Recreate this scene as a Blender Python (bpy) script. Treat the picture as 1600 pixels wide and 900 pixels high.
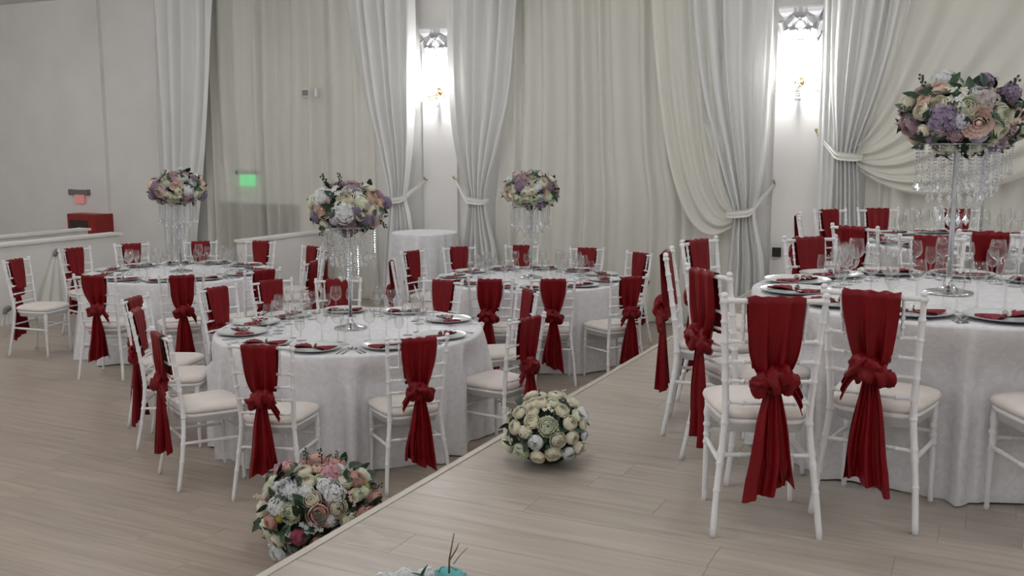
import bpy, math, random
import numpy as np
from mathutils import Vector, Matrix
random.seed(7)
pi, sin, cos = math.pi, math.sin, math.cos
R = math.radians
for o in list(bpy.data.objects): bpy.data.objects.remove(o)
sc = bpy.context.scene
COL = sc.collection

# ------------------------------------------------------------------ camera
CAM_Z, LOW = 1.441, -0.544            # camera above the platform, lower floor level
PITCH = 8.157
cd = bpy.data.cameras.new('camera'); cam = bpy.data.objects.new('camera', cd); COL.objects.link(cam)
cd.sensor_width = 36; cd.lens = 1544 / 1600 * 36; cd.clip_start = .05
cam.location = (0, 0, CAM_Z); cam.rotation_euler = (R(90 - PITCH), 0, 0)
sc.camera = cam
# ------------------------------------------------------------------ world, exposure
w = bpy.data.worlds.new('world'); sc.world = w; w.use_nodes = True
w.node_tree.nodes['Background'].inputs[0].default_value = (.5, .5, .52, 1)
w.node_tree.nodes['Background'].inputs[1].default_value = .05
sc.view_settings.view_transform = 'Standard'; sc.view_settings.look = 'None'
sc.view_settings.gamma = 1; sc.view_settings.use_curve_mapping = False
sc.view_settings.exposure = 0.0
CEIL_Z = 3.6
CEILING_E = 33.0        # emission of the added globe lamps above the frame
SCONCE_W = 30.0
ROT = R(-26)            # the hall stands turned by 26 degrees
CU, SU = cos(R(26)), sin(R(26))
def W(u, v, z=0.0):     # hall coordinates (u along the back wall, v towards it) to world
    return Vector((u*CU + v*SU, -u*SU + v*CU, z))

# ------------------------------------------------------------------ materials
MATS = {}
def mat(name, col, rough=.5, metal=0.0, var=0.0, noise=None, bump=None, sheen=0.0, emit=None, spec=.5, sss=0.0):
    m = bpy.data.materials.new(name); m.use_nodes = True
    nt = m.node_tree; b = nt.nodes['Principled BSDF']
    b.inputs['Base Color'].default_value = (*col, 1); b.inputs['Roughness'].default_value = rough
    b.inputs['Metallic'].default_value = metal; b.inputs['Specular IOR Level'].default_value = spec
    if sheen: b.inputs['Sheen Weight'].default_value = sheen
    if sss:
        b.inputs['Subsurface Weight'].default_value = sss; b.inputs['Subsurface Radius'].default_value = (.01, .01, .01)
    if emit:
        b.inputs['Emission Color'].default_value = (*emit[0], 1); b.inputs['Emission Strength'].default_value = emit[1]
    tc = nt.nodes.new('ShaderNodeTexCoord')
    last = None
    if noise:
        scale, amt = noise
        n = nt.nodes.new('ShaderNodeTexNoise'); n.inputs['Scale'].default_value = scale; n.inputs['Detail'].default_value = 3
        nt.links.new(tc.outputs['Object'], n.inputs['Vector'])
        r = nt.nodes.new('ShaderNodeMapRange'); r.inputs[1].default_value = .3; r.inputs[2].default_value = .7
        r.inputs[3].default_value = 1 - amt; r.inputs[4].default_value = 1 + amt
        nt.links.new(n.outputs['Fac'], r.inputs[0]); last = r.outputs[0]
    if var:
        oi = nt.nodes.new('ShaderNodeObjectInfo')
        r = nt.nodes.new('ShaderNodeMapRange'); r.inputs[3].default_value = 1 - var; r.inputs[4].default_value = 1 + var
        nt.links.new(oi.outputs['Random'], r.inputs[0])
        if last is None: last = r.outputs[0]
        else:
            mm = nt.nodes.new('ShaderNodeMath'); mm.operation = 'MULTIPLY'
            nt.links.new(last, mm.inputs[0]); nt.links.new(r.outputs[0], mm.inputs[1]); last = mm.outputs[0]
    if last is not None:
        mx = nt.nodes.new('ShaderNodeVectorMath'); mx.operation = 'SCALE'; mx.inputs[0].default_value = col
        nt.links.new(last, mx.inputs['Scale']); nt.links.new(mx.outputs[0], b.inputs['Base Color'])
    if bump:
        scale, dist = bump
        n = nt.nodes.new('ShaderNodeTexNoise'); n.inputs['Scale'].default_value = scale; n.inputs['Detail'].default_value = 4
        nt.links.new(tc.outputs['Object'], n.inputs['Vector'])
        bp = nt.nodes.new('ShaderNodeBump'); bp.inputs['Strength'].default_value = .6; bp.inputs['Distance'].default_value = dist
        nt.links.new(n.outputs['Fac'], bp.inputs['Height']); nt.links.new(bp.outputs[0], b.inputs['Normal'])
    MATS[name] = m
    return m

mat('wall', (.80, .785, .765), .85, noise=(2, .03), bump=(60, .001))
mat('ceiling', (.75, .74, .72), .9)
mat('parapet', (.78, .765, .74), .75, noise=(3, .03))
mat('niche_shade', (.16, .155, .14), .9)  # dark wall colour paints in the unlit depth of the recess
mat('trim_white', (.72, .70, .66), .5)
mat('edge_trim', (.52, .48, .42), .4)
mat('plaster', (.56, .56, .57), .7, bump=(60, .002))
mat('chair_white', (.82, .82, .835), .38, noise=(15, .03))
mat('cushion', (.76, .70, .66), .85, noise=(12, .04), bump=(300, .0008))
mat('sash', (.175, .0025, .0060), .40, noise=(9, .12), spec=.22)
mat('silver', (.55, .56, .57), .16, metal=1)
mat('steel', (.55, .55, .56), .22, metal=1)
mat('gold', (.62, .47, .25), .25, metal=1)
mat('plate_top', (.70, .74, .73), .15, spec=.6)
mat('plate_rim', (.40, .44, .46), .2)
mat('napkin', (.20, .012, .025), .7, noise=(40, .15))
mat('paper_white', (.75, .75, .74), .7)
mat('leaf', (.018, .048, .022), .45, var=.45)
mat('leaf_grey', (.05, .085, .06), .5, var=.4)
mat('leaf_bright', (.03, .11, .06), .45, var=.3)
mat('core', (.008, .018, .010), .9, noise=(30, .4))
mat('twig', (.12, .075, .035), .8)
FL = dict(cream=(.90, .865, .73), white=(.86, .88, .885), greenwhite=(.85, .88, .72), blush=(.84, .66, .60), peach=(.84, .65, .55),
          mauve=(.50, .355, .395), purple=(.36, .29, .41), taupe=(.60, .53, .52), lavender=(.72, .69, .78), coral=(.79, .50, .45),
          pink=(.72, .42, .46), rose=(.69, .43, .39), darkpink=(.46, .11, .18), turquoise=(.22, .63, .63), yellow=(.60, .55, .10))
for k, c in FL.items():
    m = mat('petal_' + k, c, .65, var=.06, noise=(18, .08), spec=.2); nt = m.node_tree     # thin petals let some light through
    t = nt.nodes.new('ShaderNodeBsdfTranslucent'); mx = nt.nodes.new('ShaderNodeMixShader'); mx.inputs[0].default_value = .32
    nt.links.new(nt.nodes['Principled BSDF'].inputs['Base Color'].links[0].from_socket, t.inputs[0])
    nt.links.new(nt.nodes['Principled BSDF'].outputs[0], mx.inputs[1]); nt.links.new(t.outputs[0], mx.inputs[2])
    nt.links.new(mx.outputs[0], nt.nodes['Material Output'].inputs[0])
mat('red_box', (.28, .012, .010), .45)
mat('black', (.012, .012, .012), .5)
mat('dark_glass', (.03, .018, .014), .15)
mat('grey_metal', (.22, .22, .22), .45, metal=.4)
mat('exit_green', (.02, .3, .1), .5, emit=((.02, .8, .22), 1.0))
mat('exit_red', (.62, .34, .32), .5, emit=((.9, .25, .22), .22))
mat('bulb', (1, 1, 1), .5, emit=((1, .96, .92), 60))
mat('diffuser', (.9, .9, .9), .6, emit=((.975, .985, 1.0), CEILING_E))

def glass_mat(name, lo, hi, power, tint=(1, 1, 1), rough=.02, white=0.0):
    # thin clear glass: transparent face on, reflecting towards the rim (same law on both sides of the sheet)
    m = bpy.data.materials.new(name); m.use_nodes = True; nt = m.node_tree
    for n in list(nt.nodes): nt.nodes.remove(n)
    out = nt.nodes.new('ShaderNodeOutputMaterial'); mx = nt.nodes.new('ShaderNodeMixShader')
    tr = nt.nodes.new('ShaderNodeBsdfTransparent'); tr.inputs[0].default_value = (*tint, 1)
    gl = nt.nodes.new('ShaderNodeBsdfGlossy'); gl.inputs['Roughness'].default_value = rough
    lw = nt.nodes.new('ShaderNodeLayerWeight'); lw.inputs[0].default_value = .5
    pw = nt.nodes.new('ShaderNodeMath'); pw.operation = 'POWER'; pw.inputs[1].default_value = power
    nt.links.new(lw.outputs['Facing'], pw.inputs[0])
    r = nt.nodes.new('ShaderNodeMapRange'); r.inputs[3].default_value = lo; r.inputs[4].default_value = hi
    nt.links.new(pw.outputs[0], r.inputs[0]); nt.links.new(r.outputs[0], mx.inputs[0])
    nt.links.new(tr.outputs[0], mx.inputs[1]); nt.links.new(gl.outputs[0], mx.inputs[2]); sh = mx.outputs[0]
    if white:
        d = nt.nodes.new('ShaderNodeBsdfDiffuse'); d.inputs[0].default_value = (.9, .9, .92, 1)
        m2 = nt.nodes.new('ShaderNodeMixShader'); m2.inputs[0].default_value = white
        nt.links.new(sh, m2.inputs[1]); nt.links.new(d.outputs[0], m2.inputs[2]); sh = m2.outputs[0]
    nt.links.new(sh, out.inputs[0]); MATS[name] = m
glass_mat('glass', .09, .95, 1.9, (.975, .98, .98), .015)
glass_mat('crystal', .30, .75, 1.5, (.95, .96, .97), .06, .25)

def cloth_mat(name, col, trans, transp, damask=False):
    m = bpy.data.materials.new(name); m.use_nodes = True; nt = m.node_tree
    b = nt.nodes['Principled BSDF']; out = nt.nodes['Material Output']
    b.inputs['Base Color'].default_value = (*col, 1); b.inputs['Roughness'].default_value = .7; b.inputs['Sheen Weight'].default_value = .1
    tc = nt.nodes.new('ShaderNodeTexCoord')
    if damask:
        v = nt.nodes.new('ShaderNodeTexNoise'); v.inputs['Scale'].default_value = 13; v.inputs['Detail'].default_value = 2; v.inputs['Distortion'].default_value = 2.2
        nt.links.new(tc.outputs['Object'], v.inputs['Vector'])
        cr = nt.nodes.new('ShaderNodeMapRange'); cr.inputs[1].default_value = .47; cr.inputs[2].default_value = .53
        cr.inputs[3].default_value = .38; cr.inputs[4].default_value = .68
        nt.links.new(v.outputs['Fac'], cr.inputs[0]); nt.links.new(cr.outputs[0], b.inputs['Roughness'])
        c2 = nt.nodes.new('ShaderNodeMapRange'); c2.inputs[1].default_value = .47; c2.inputs[2].default_value = .53
        c2.inputs[3].default_value = 1.03; c2.inputs[4].default_value = .96
        nt.links.new(v.outputs['Fac'], c2.inputs[0])
        s = nt.nodes.new('ShaderNodeVectorMath'); s.operation = 'SCALE'; s.inputs[0].default_value = col
        nt.links.new(c2.outputs[0], s.inputs['Scale']); nt.links.new(s.outputs[0], b.inputs['Base Color'])
    else:
        n = nt.nodes.new('ShaderNodeTexNoise'); n.inputs['Scale'].default_value = 250
        nt.links.new(tc.outputs['Object'], n.inputs['Vector'])
        bp = nt.nodes.new('ShaderNodeBump'); bp.inputs['Distance'].default_value = .0006; bp.inputs['Strength'].default_value = .5
        nt.links.new(n.outputs['Fac'], bp.inputs['Height']); nt.links.new(bp.outputs[0], b.inputs['Normal'])
    sh = b.outputs[0]
    if trans:
        t = nt.nodes.new('ShaderNodeBsdfTranslucent'); t.inputs[0].default_value = (*col, 1)
        mx = nt.nodes.new('ShaderNodeMixShader'); mx.inputs[0].default_value = trans
        nt.links.new(sh, mx.inputs[1]); nt.links.new(t.outputs[0], mx.inputs[2]); sh = mx.outputs[0]
    if transp:
        t = nt.nodes.new('ShaderNodeBsdfTransparent')
        mx = nt.nodes.new('ShaderNodeMixShader'); mx.inputs[0].default_value = transp
        nt.links.new(sh, mx.inputs[1]); nt.links.new(t.outputs[0], mx.inputs[2]); sh = mx.outputs[0]
    nt.links.new(sh, out.inputs[0]); MATS[name] = m
cloth_mat('curtain', (.85, .85, .835), .10, 0)
cloth_mat('sheer', (.88, .87, .80), .08, .22)
cloth_mat('sheer_thin', (.84, .83, .755), .08, .42)
cloth_mat('damask', (.765, .765, .79), .0, 0, True)
cloth_mat('tie_cloth', (.82, .81, .77), .1, 0)

def wood_mat(name, col):
    m = bpy.data.materials.new(name); m.use_nodes = True; nt = m.node_tree; b = nt.nodes['Principled BSDF']
    b.inputs['Roughness'].default_value = .33; b.inputs['Specular IOR Level'].default_value = .45
    tc = nt.nodes.new('ShaderNodeTexCoord'); oi = nt.nodes.new('ShaderNodeObjectInfo')
    mp = nt.nodes.new('ShaderNodeMapping'); mp.inputs['Scale'].default_value = (1.2, 14, 1)
    cb = nt.nodes.new('ShaderNodeCombineXYZ'); ml = nt.nodes.new('ShaderNodeMath'); ml.operation = 'MULTIPLY'; ml.inputs[1].default_value = 37
    nt.links.new(oi.outputs['Random'], ml.inputs[0]); nt.links.new(ml.outputs[0], cb.inputs[0]); nt.links.new(ml.outputs[0], cb.inputs[1])
    nt.links.new(cb.outputs[0], mp.inputs['Location']); nt.links.new(tc.outputs['Object'], mp.inputs['Vector'])
    n = nt.nodes.new('ShaderNodeTexNoise'); n.inputs['Scale'].default_value = 1.6; n.inputs['Detail'].default_value = 6; n.inputs['Distortion'].default_value = .6
    nt.links.new(mp.outputs[0], n.inputs['Vector'])
    r1 = nt.nodes.new('ShaderNodeMapRange'); r1.inputs[1].default_value = .3; r1.inputs[2].default_value = .7; r1.inputs[3].default_value = .84; r1.inputs[4].default_value = 1.14
    nt.links.new(n.outputs['Fac'], r1.inputs[0])
    r2 = nt.nodes.new('ShaderNodeMapRange'); r2.inputs[3].default_value = .96; r2.inputs[4].default_value = 1.04
    nt.links.new(oi.outputs['Random'], r2.inputs[0])
    mm = nt.nodes.new('ShaderNodeMath'); mm.operation = 'MULTIPLY'; nt.links.new(r1.outputs[0], mm.inputs[0]); nt.links.new(r2.outputs[0], mm.inputs[1])
    s = nt.nodes.new('ShaderNodeVectorMath'); s.operation = 'SCALE'; s.inputs[0].default_value = col
    nt.links.new(mm.outputs[0], s.inputs['Scale']); nt.links.new(s.outputs[0], b.inputs['Base Color'])
    MATS[name] = m
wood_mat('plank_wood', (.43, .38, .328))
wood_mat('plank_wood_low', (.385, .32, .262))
mat('underfloor', (.22, .185, .15), .8)

# ------------------------------------------------------------------ mesh helpers
class MB:
    def __init__(s): s.v = []; s.f = []; s.sm = []
    def add(s, vs, fs, smooth=True):
        o = len(s.v); s.v += [tuple(p) for p in vs]
        for f in fs: s.f.append(tuple(i + o for i in f)); s.sm.append(smooth)
        return s
    def box(s, x0, x1, y0, y1, z0, z1):
        vs = [(x, y, z) for x in (x0, x1) for y in (y0, y1) for z in (z0, z1)]
        return s.add(vs, [(0, 1, 3, 2), (4, 6, 7, 5), (0, 4, 5, 1), (2, 3, 7, 6), (0, 2, 6, 4), (1, 5, 7, 3)], False)
    def grid(s, fn, nu, nv, closed_u=False, smooth=True):
        vs = [fn(i / nu, j / nv) for j in range(nv + 1) for i in range(nu + (0 if closed_u else 1))]
        n = nu if closed_u else nu + 1; fs = []
        for j in range(nv):
            for i in range(nu):
                a = j*n + i; b = j*n + (i + 1) % n
                fs.append((a, b, b + n, a + n))
        return s.add(vs, fs, smooth)
    def lathe(s, prof, seg=16, c=(0, 0, 0), cap=True):
        vs = []; fs = []
        for r, z in prof:
            for k in range(seg):
                a = 2*pi*k/seg; vs.append((c[0] + r*cos(a), c[1] + r*sin(a), c[2] + z))
        for j in range(len(prof) - 1):
            for k in range(seg):
                fs.append((j*seg + k, j*seg + (k + 1) % seg, (j + 1)*seg + (k + 1) % seg, (j + 1)*seg + k))
        if cap:
            if prof[0][0] > 1e-5: fs.append(tuple(range(seg))[::-1])
            if prof[-1][0] > 1e-5: fs.append(tuple((len(prof) - 1)*seg + k for k in range(seg)))
        return s.add(vs, fs)
    def tube(s, pts, rad, seg=8):
        pts = [Vector(p) for p in pts]; n = len(pts)
        if not hasattr(rad, '__len__'): rad = [rad]*n
        vs = []; fs = []
        t0 = (pts[1] - pts[0]).normalized()
        ref = Vector((0, 0, 1)) if abs(t0.z) < .8 else Vector((0, 1, 0))
        for i, p in enumerate(pts):
            t = (pts[min(i + 1, n - 1)] - pts[max(i - 1, 0)]).normalized()
            a = t.cross(ref)
            if a.length < 1e-4: a = t.cross(Vector((1, 0, 0)))
            a.normalize(); b = t.cross(a)
            for k in range(seg):
                th = 2*pi*k/seg; vs.append(p + (a*cos(th) + b*sin(th))*rad[i])
        for i in range(n - 1):
            for k in range(seg):
                fs.append((i*seg + k, i*seg + (k + 1) % seg, (i + 1)*seg + (k + 1) % seg, (i + 1)*seg + k))
        fs.append(tuple(range(seg))[::-1]); fs.append(tuple((n - 1)*seg + k for k in range(seg)))
        return s.add(vs, fs)
    def ball(s, c, r, nu=10, nv=7, fn=None):
        rx, ry, rz = (r, r, r) if not hasattr(r, '__len__') else r
        def g(a, b):
            th = 2*pi*a; ph = pi*b
            d = Vector((sin(ph)*cos(th), sin(ph)*sin(th), cos(ph)))
            k = fn(d) if fn else 1
            return (c[0] + rx*d.x*k, c[1] + ry*d.y*k, c[2] + rz*d.z*k)
        return s.grid(g, nu, nv, True)
    def octa(s, c, r, rz=None):
        rz = rz or r; x, y, z = c
        return s.add([(x + r, y, z), (x, y + r, z), (x - r, y, z), (x, y - r, z), (x, y, z + rz), (x, y, z - rz)],
                     [(0, 1, 4), (1, 2, 4), (2, 3, 4), (3, 0, 4), (1, 0, 5), (2, 1, 5), (3, 2, 5), (0, 3, 5)], False)
    def mesh(s, name, m):
        me = bpy.data.meshes.new(name); me.from_pydata(s.v, [], s.f)
        me.polygons.foreach_set('use_smooth', s.sm); me.materials.append(MATS[m]); me.update()
        return me
def link(name, me, parent=None, loc=(0, 0, 0), rz=0.0, kind=None, mtx=None):
    o = bpy.data.objects.new(name, me); COL.objects.link(o)
    if parent: o.parent = parent
    if mtx is not None: o.matrix_basis = mtx
    else: o.location = loc; o.rotation_euler = (0, 0, rz)
    if kind: o['kind'] = kind
    return o
def tag(o, label, cat, group=None):
    o['label'] = label; o['category'] = cat
    if group: o['group'] = group
    return o
def empty(name, loc=(0, 0, 0), rz=0.0, mtx=None):
    o = bpy.data.objects.new(name, None); COL.objects.link(o); o.empty_display_size = .1
    if mtx is not None: o.matrix_basis = mtx
    else: o.location = loc; o.rotation_euler = (0, 0, rz)
    return o
def struct(name, mb, m, hall=True):
    return link(name, mb.mesh(name, m), rz=ROT if hall else 0, kind='structure')
def lerp_tab(tab, x):
    if x <= tab[0][0]: return tab[0][1:]
    for a, b in zip(tab, tab[1:]):
        if x <= b[0]:
            t = (x - a[0])/(b[0] - a[0]); return tuple(p + (q - p)*t for p, q in zip(a[1:], b[1:]))
    return tab[-1][1:]
def smooth_tab(tab, x):
    if x <= tab[0][0]: return tab[0][1:]
    n = len(tab)
    for i in range(n - 1):
        a, b = tab[i], tab[i + 1]
        if x <= b[0]:
            h = b[0] - a[0]; t = (x - a[0])/h
            am = tab[max(i - 1, 0)]; bp_ = tab[min(i + 2, n - 1)]; out = []
            for k in range(1, len(a)):
                m0 = (b[k] - am[k])/(b[0] - am[0])*h if b[0] != am[0] else 0
                m1 = (bp_[k] - a[k])/(bp_[0] - a[0])*h
                out.append((2*t**3 - 3*t*t + 1)*a[k] + (t**3 - 2*t*t + t)*m0 + (-2*t**3 + 3*t*t)*b[k] + (t**3 - t*t)*m1)
            return tuple(out)
    return tab[-1][1:]

# ------------------------------------------------------------------ the hall
WALL_V, EDGE_U = 10.75, -2.165
mb = MB()
mb.box(-15, -9.99, WALL_V, WALL_V + .2, LOW - .3, CEIL_Z)
mb.box(-9.99, -8.43, WALL_V, WALL_V + .2, .66, CEIL_Z)
mb.box(-8.43, 8, WALL_V, WALL_V + .2, LOW - .3, CEIL_Z)
mb.box(-15, -11.95, WALL_V - .07, WALL_V, LOW - .3, CEIL_Z)
struct('wall_back', mb, 'wall')
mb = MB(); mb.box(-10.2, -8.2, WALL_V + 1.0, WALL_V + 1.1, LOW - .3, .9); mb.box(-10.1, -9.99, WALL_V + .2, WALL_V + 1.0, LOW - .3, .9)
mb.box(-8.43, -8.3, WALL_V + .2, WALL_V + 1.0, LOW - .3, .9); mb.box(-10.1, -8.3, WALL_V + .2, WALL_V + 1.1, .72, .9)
struct('wall_niche', mb, 'niche_shade')
struct('wall_left', MB().box(-15.2, -15, -6, WALL_V, LOW - .3, CEIL_Z), 'wall')
struct('wall_right', MB().box(8, 8.2, -6, WALL_V, LOW - .3, CEIL_Z), 'wall')
struct('wall_front', MB().box(-15, 8, -6.2, -6, LOW - .3, CEIL_Z), 'wall')
struct('ceiling', MB().box(-15.2, 8.2, -6.2, WALL_V + .2, CEIL_Z, CEIL_Z + .2), 'ceiling')
struct('wall_parapet_left', MB().box(-10.05, -9.9, -1.0, 9.0, LOW, .345).box(-10.08, -9.87, -1.0, 9.03, .335, .365), 'parapet')
struct('wall_parapet_stair', MB().box(-10.95, -10.8, -1.0, 9.3, LOW, .345).box(-10.98, -10.77, -1.0, 9.33, .335, .365), 'parapet')
struct('wall_parapet_middle', MB().box(-8.0, -7.85, 9.0, 10.55, LOW, .335).box(-8.02, -7.83, 8.98, 10.55, .325, .355), 'parapet')
struct('baseboard_back', MB().box(-9.99 + 1.57, EDGE_U - .01, WALL_V - .02, WALL_V, LOW, LOW + .09).box(EDGE_U, 8, WALL_V - .02, WALL_V, .0, .09), 'trim_white')

def in_view(P, m=120):
    z = P.z - CAM_Z; p = R(PITCH); d = P.y*cos(p) - z*sin(p)
    if d < .3: return False
    x = 800 + 1544*P.x/d; y = 450 - 1544*(P.y*sin(p) + z*cos(p))/d
    return -m < x < 1600 + m and -m < y < 900 + m
def plank_floor(name, u0, u1, v0, v1, z, material, edge_side):
    PW, PL, GAP, TH = .192, 1.38, .0014, .008
    fl = struct(name, MB().box(u0, u1, v0, v1, z - .25 if name == 'floor' else LOW + .002, z - .0018), 'underfloor')
    me = MB().box(-.5, .5, -PW/2 + GAP/2, PW/2 - GAP/2, -TH, 0).mesh('plank', material)
    rnd = random.Random(3 if name == 'floor' else 4); pcs = []
    j = 0; v = v0
    while v < v1 - .02:
        vw = min(PW, v1 - v); off = rnd.random()*PL; u = u0 - off
        while u < u1:
            a, b = max(u, u0), min(u + PL, u1)
            if b - a > .03: pcs.append(((a + b)/2, v + vw/2, b - a, vw))
            u += PL
        v += PW
    pcs.sort(key=lambda q: (not any(in_view(W(q[0] + k*q[2]/2, q[1], z)) for k in (-1, -.5, 0, .5, 1)), W(q[0], q[1]).length))
    rest = MB()
    for i, (uc, vc, L, vw) in enumerate(pcs):
        if i < 300:
            o = link('plank', me, fl, (uc, vc, z)); o.scale = (L - GAP, vw/PW, 1)
        else:
            rest.box(uc - L/2 + GAP/2, uc + L/2 - GAP/2, vc - vw/2 + GAP/2, vc + vw/2 - GAP/2, z - TH, z)
    link('plank_remainder', rest.mesh('plank_remainder', material), fl, kind='stuff')
    return fl
plank_floor('floor', -15, EDGE_U - .02, -6, WALL_V, LOW, 'plank_wood_low', None)
plank_floor('floor_platform', EDGE_U + .03, 8, -6, WALL_V, 0.0, 'plank_wood', None)
struct('trim_1', MB().box(EDGE_U - .004, EDGE_U + .03, -6, WALL_V - .02, -.03, .004).box(EDGE_U - .005, EDGE_U + .02, -6, WALL_V - .02, LOW, -.03), 'edge_trim')

# pilasters with plaster capitals and wall lamps
def acanthus(w, h, curl):
    def g(a, b):
        s = a*2 - 1
        wid = w*(.45 + .55*sin(pi*min(1, b*1.05)))*(1 + .16*cos(9*pi*b))
        x = s*wid; z = b*h - curl*.35*max(0, b - .7)**2*h*8
        y = -(.010 + .018*b*b + curl*.07*max(0, b - .6)**1.5) + .012*abs(s) - .008*cos(3*pi*s)*b
        return (x, y, z)
    return MB().grid(g, 8, 12)
LEAF_A = acanthus(.045, .15, 1.0).mesh('acanthus_leaf', 'plaster')
LEAF_B = acanthus(.038, .27, 1.3).mesh('acanthus_leaf', 'plaster')
def pilaster(n, uc):
    p = struct(n, MB().box(uc - .24, uc + .24, WALL_V - .05, WALL_V, LOW if uc < EDGE_U else 0, CEIL_Z), 'wall')
    z0, z1 = 2.50, 2.84; f = WALL_V - .05
    def blk(a, b):
        prof = [(.165, 0), (.175, .02), (.165, .04), (.16, .15), (.185, .26), (.215, .30), (.225, .34)]
        hw, z = lerp_tab([(i/6, *q) for i, q in enumerate(prof)], b)
        k = a*4; y0, y1 = -.05 - (hw - .16)*.7, .0
        c = [(-hw, y1), (-hw, y0), (hw, y0), (hw, y1)]
        i = min(3, int(k)); j = min(3, i + 1); t = k - i
        return (uc + c[i][0] + (c[j][0] - c[i][0])*t, f + c[i][1] + (c[j][1] - c[i][1])*t, z0 + z)
    m = MB(); m.grid(blk, 12, 12, smooth=False); m.box(uc - .225, uc + .225, f - .10, f, z1, z1 + .02)
    m.box(uc - .165, uc + .165, f - .05, f, z0 - .001, z0 + .001)
    cap = link('capital', m.mesh('capital', 'plaster'), p)
    for x, me, zz, rz, tilt in ((0, LEAF_B, .03, 0, 0), (-.10, LEAF_A, .02, 0, .35), (.10, LEAF_A, .02, 0, -.35), (-.15, LEAF_B, .02, 0, .25), (.15, LEAF_B, .02, 0, -.25), (-.06, LEAF_A, .15, 0, -.6), (.06, LEAF_A, .15, 0, .6), (-.05, LEAF_A, .01, 0, .12), (.05, LEAF_A, .01, 0, -.12), (-.13, LEAF_A, .17, 0, -.8), (.13, LEAF_A, .17, 0, .8)):
        link('acanthus_leaf', me, cap, mtx=Matrix.Translation((uc + x, f - .055 - (.02 if zz > .1 else 0), z0 + zz)) @ Matrix.Rotation(-tilt, 4, 'Y'))
    return p
UL, UR = -6.21, -1.90
pilaster('trim_2', UL); pilaster('trim_3', UR)

def drop_mesh(n, r, gap, end):
    m = MB(); z = 0
    for i in range(n): m.octa((0, 0, z - r), r, r*1.05); z -= gap
    m.octa((0, 0, z - end*1.3), end, end*1.6)
    return m
SC_DROP = drop_mesh(4, .009, .02, .016).mesh('crystal_drop', 'crystal')
def sconce(uc, label):
    z = 2.10
    e = tag(empty('wall_sconce', W(uc, WALL_V - .05, z), ROT), label, 'wall lamp', 'crystal wall lamps on the pilasters')
    link('back_plate', MB().lathe([(0, -.03), (.03, -.028), (.045, -.015), (.05, 0), (.05, .01)], 16).mesh('back_plate', 'gold'), e,
         mtx=Matrix.Rotation(R(90), 4, 'X') @ Matrix.Translation((0, 0, .0)))
    stem = [(0, -.115 + .02), (.012, -.09), (.02, -.07), (.008, -.055), (.016, -.03), (.022, -.01), (.012, .01), (.02, .025), (.008, .04), (.012, .06), (.004, .08), (0, .09)]
    link('stem', MB().lathe(stem, 12, (0, -.07, 0)).mesh('stem', 'gold'), e)
    link('bracket', MB().tube([(0, 0, 0), (0, -.035, -.012), (0, -.07, -.01)], .008).mesh('bracket', 'gold'), e)
    for x, y in ((-.19, -.10), (.19, -.10), (0, -.20)):
        s = (x, y + .07)
        pts = [(s[0]*t, -.07 + s[1]*t, -.02 - .055*sin(pi*t) + .03*t) for t in [i/10 for i in range(11)]]
        arm = link('arm', MB().tube(pts, .008, 6).mesh('arm', 'gold'), e)
        link('drip_pan', MB().lathe([(0, 0), (.02, .003), (.032, .014), (.033, .016), (.018, .006), (0, .005)], 14, (x, y, .005)).mesh('drip_pan', 'crystal'), arm)
        link('candle', MB().lathe([(.0, .01), (.009, .011), (.009, .09), (0, .091)], 10, (x, y, 0)).mesh('candle', 'paper_white'), arm)
        b = link('bulb', MB().lathe([(0, .09), (.012, .10), (.017, .12), (.012, .145), (.004, .165), (0, .17)], 10, (x, y, 0)).mesh('bulb', 'bulb'), e)
        for k in range(5):
            a = 2*pi*k/5
            link('crystal_drop', SC_DROP, arm, (x + .028*cos(a), y + .028*sin(a), .008))
    for k in range(6):
        a = 2*pi*k/6; link('crystal_drop', SC_DROP, e, (.02*cos(a), -.07 + .02*sin(a), -.07))
    ld = bpy.data.lights.new('sconce_light', 'POINT'); ld.energy = SCONCE_W; ld.shadow_soft_size = .06; ld.color = (.97, .98, 1.0)
    l = bpy.data.objects.new('sconce_light', ld); COL.objects.link(l); l.parent = e; l.location = (0, -.20, .09)
sconce(UL, 'crystal wall lamp glowing on the narrow pilaster above the tall white cocktail table')
sconce(UR, 'crystal wall lamp glowing on the right pilaster, above the platform tables')

# added lamps, unseen above the frame; globe form throws light sideways
cl_base = MB().lathe([(0, 0), (.09, 0), (.09, -.02), (.03, -.035), (.012, -.05), (.012, -.30), (.04, -.31), (.05, -.33), (0, -.33)], 20).mesh('canopy', 'trim_white')
cl_diff = MB().ball((0, 0, -.46), .16, 16, 10).mesh('globe', 'diffuser')
for u in (-12.0, -8.6, -5.2, -1.8, 1.6, 5.0):  # leftmost row added to brighten the left wall
    for v in (-3.4, .1, 3.6, 7.1):
        if u < -11 and v < 0: continue
        e = tag(empty('added_globe_lamp', W(u, v, CEIL_Z)), 'added white globe lamp lighting the hall, unseen above the frame', 'added lamp', 'added globe lamps above the hall')
        link('canopy', cl_base, e); link('globe', cl_diff, e)

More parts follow.
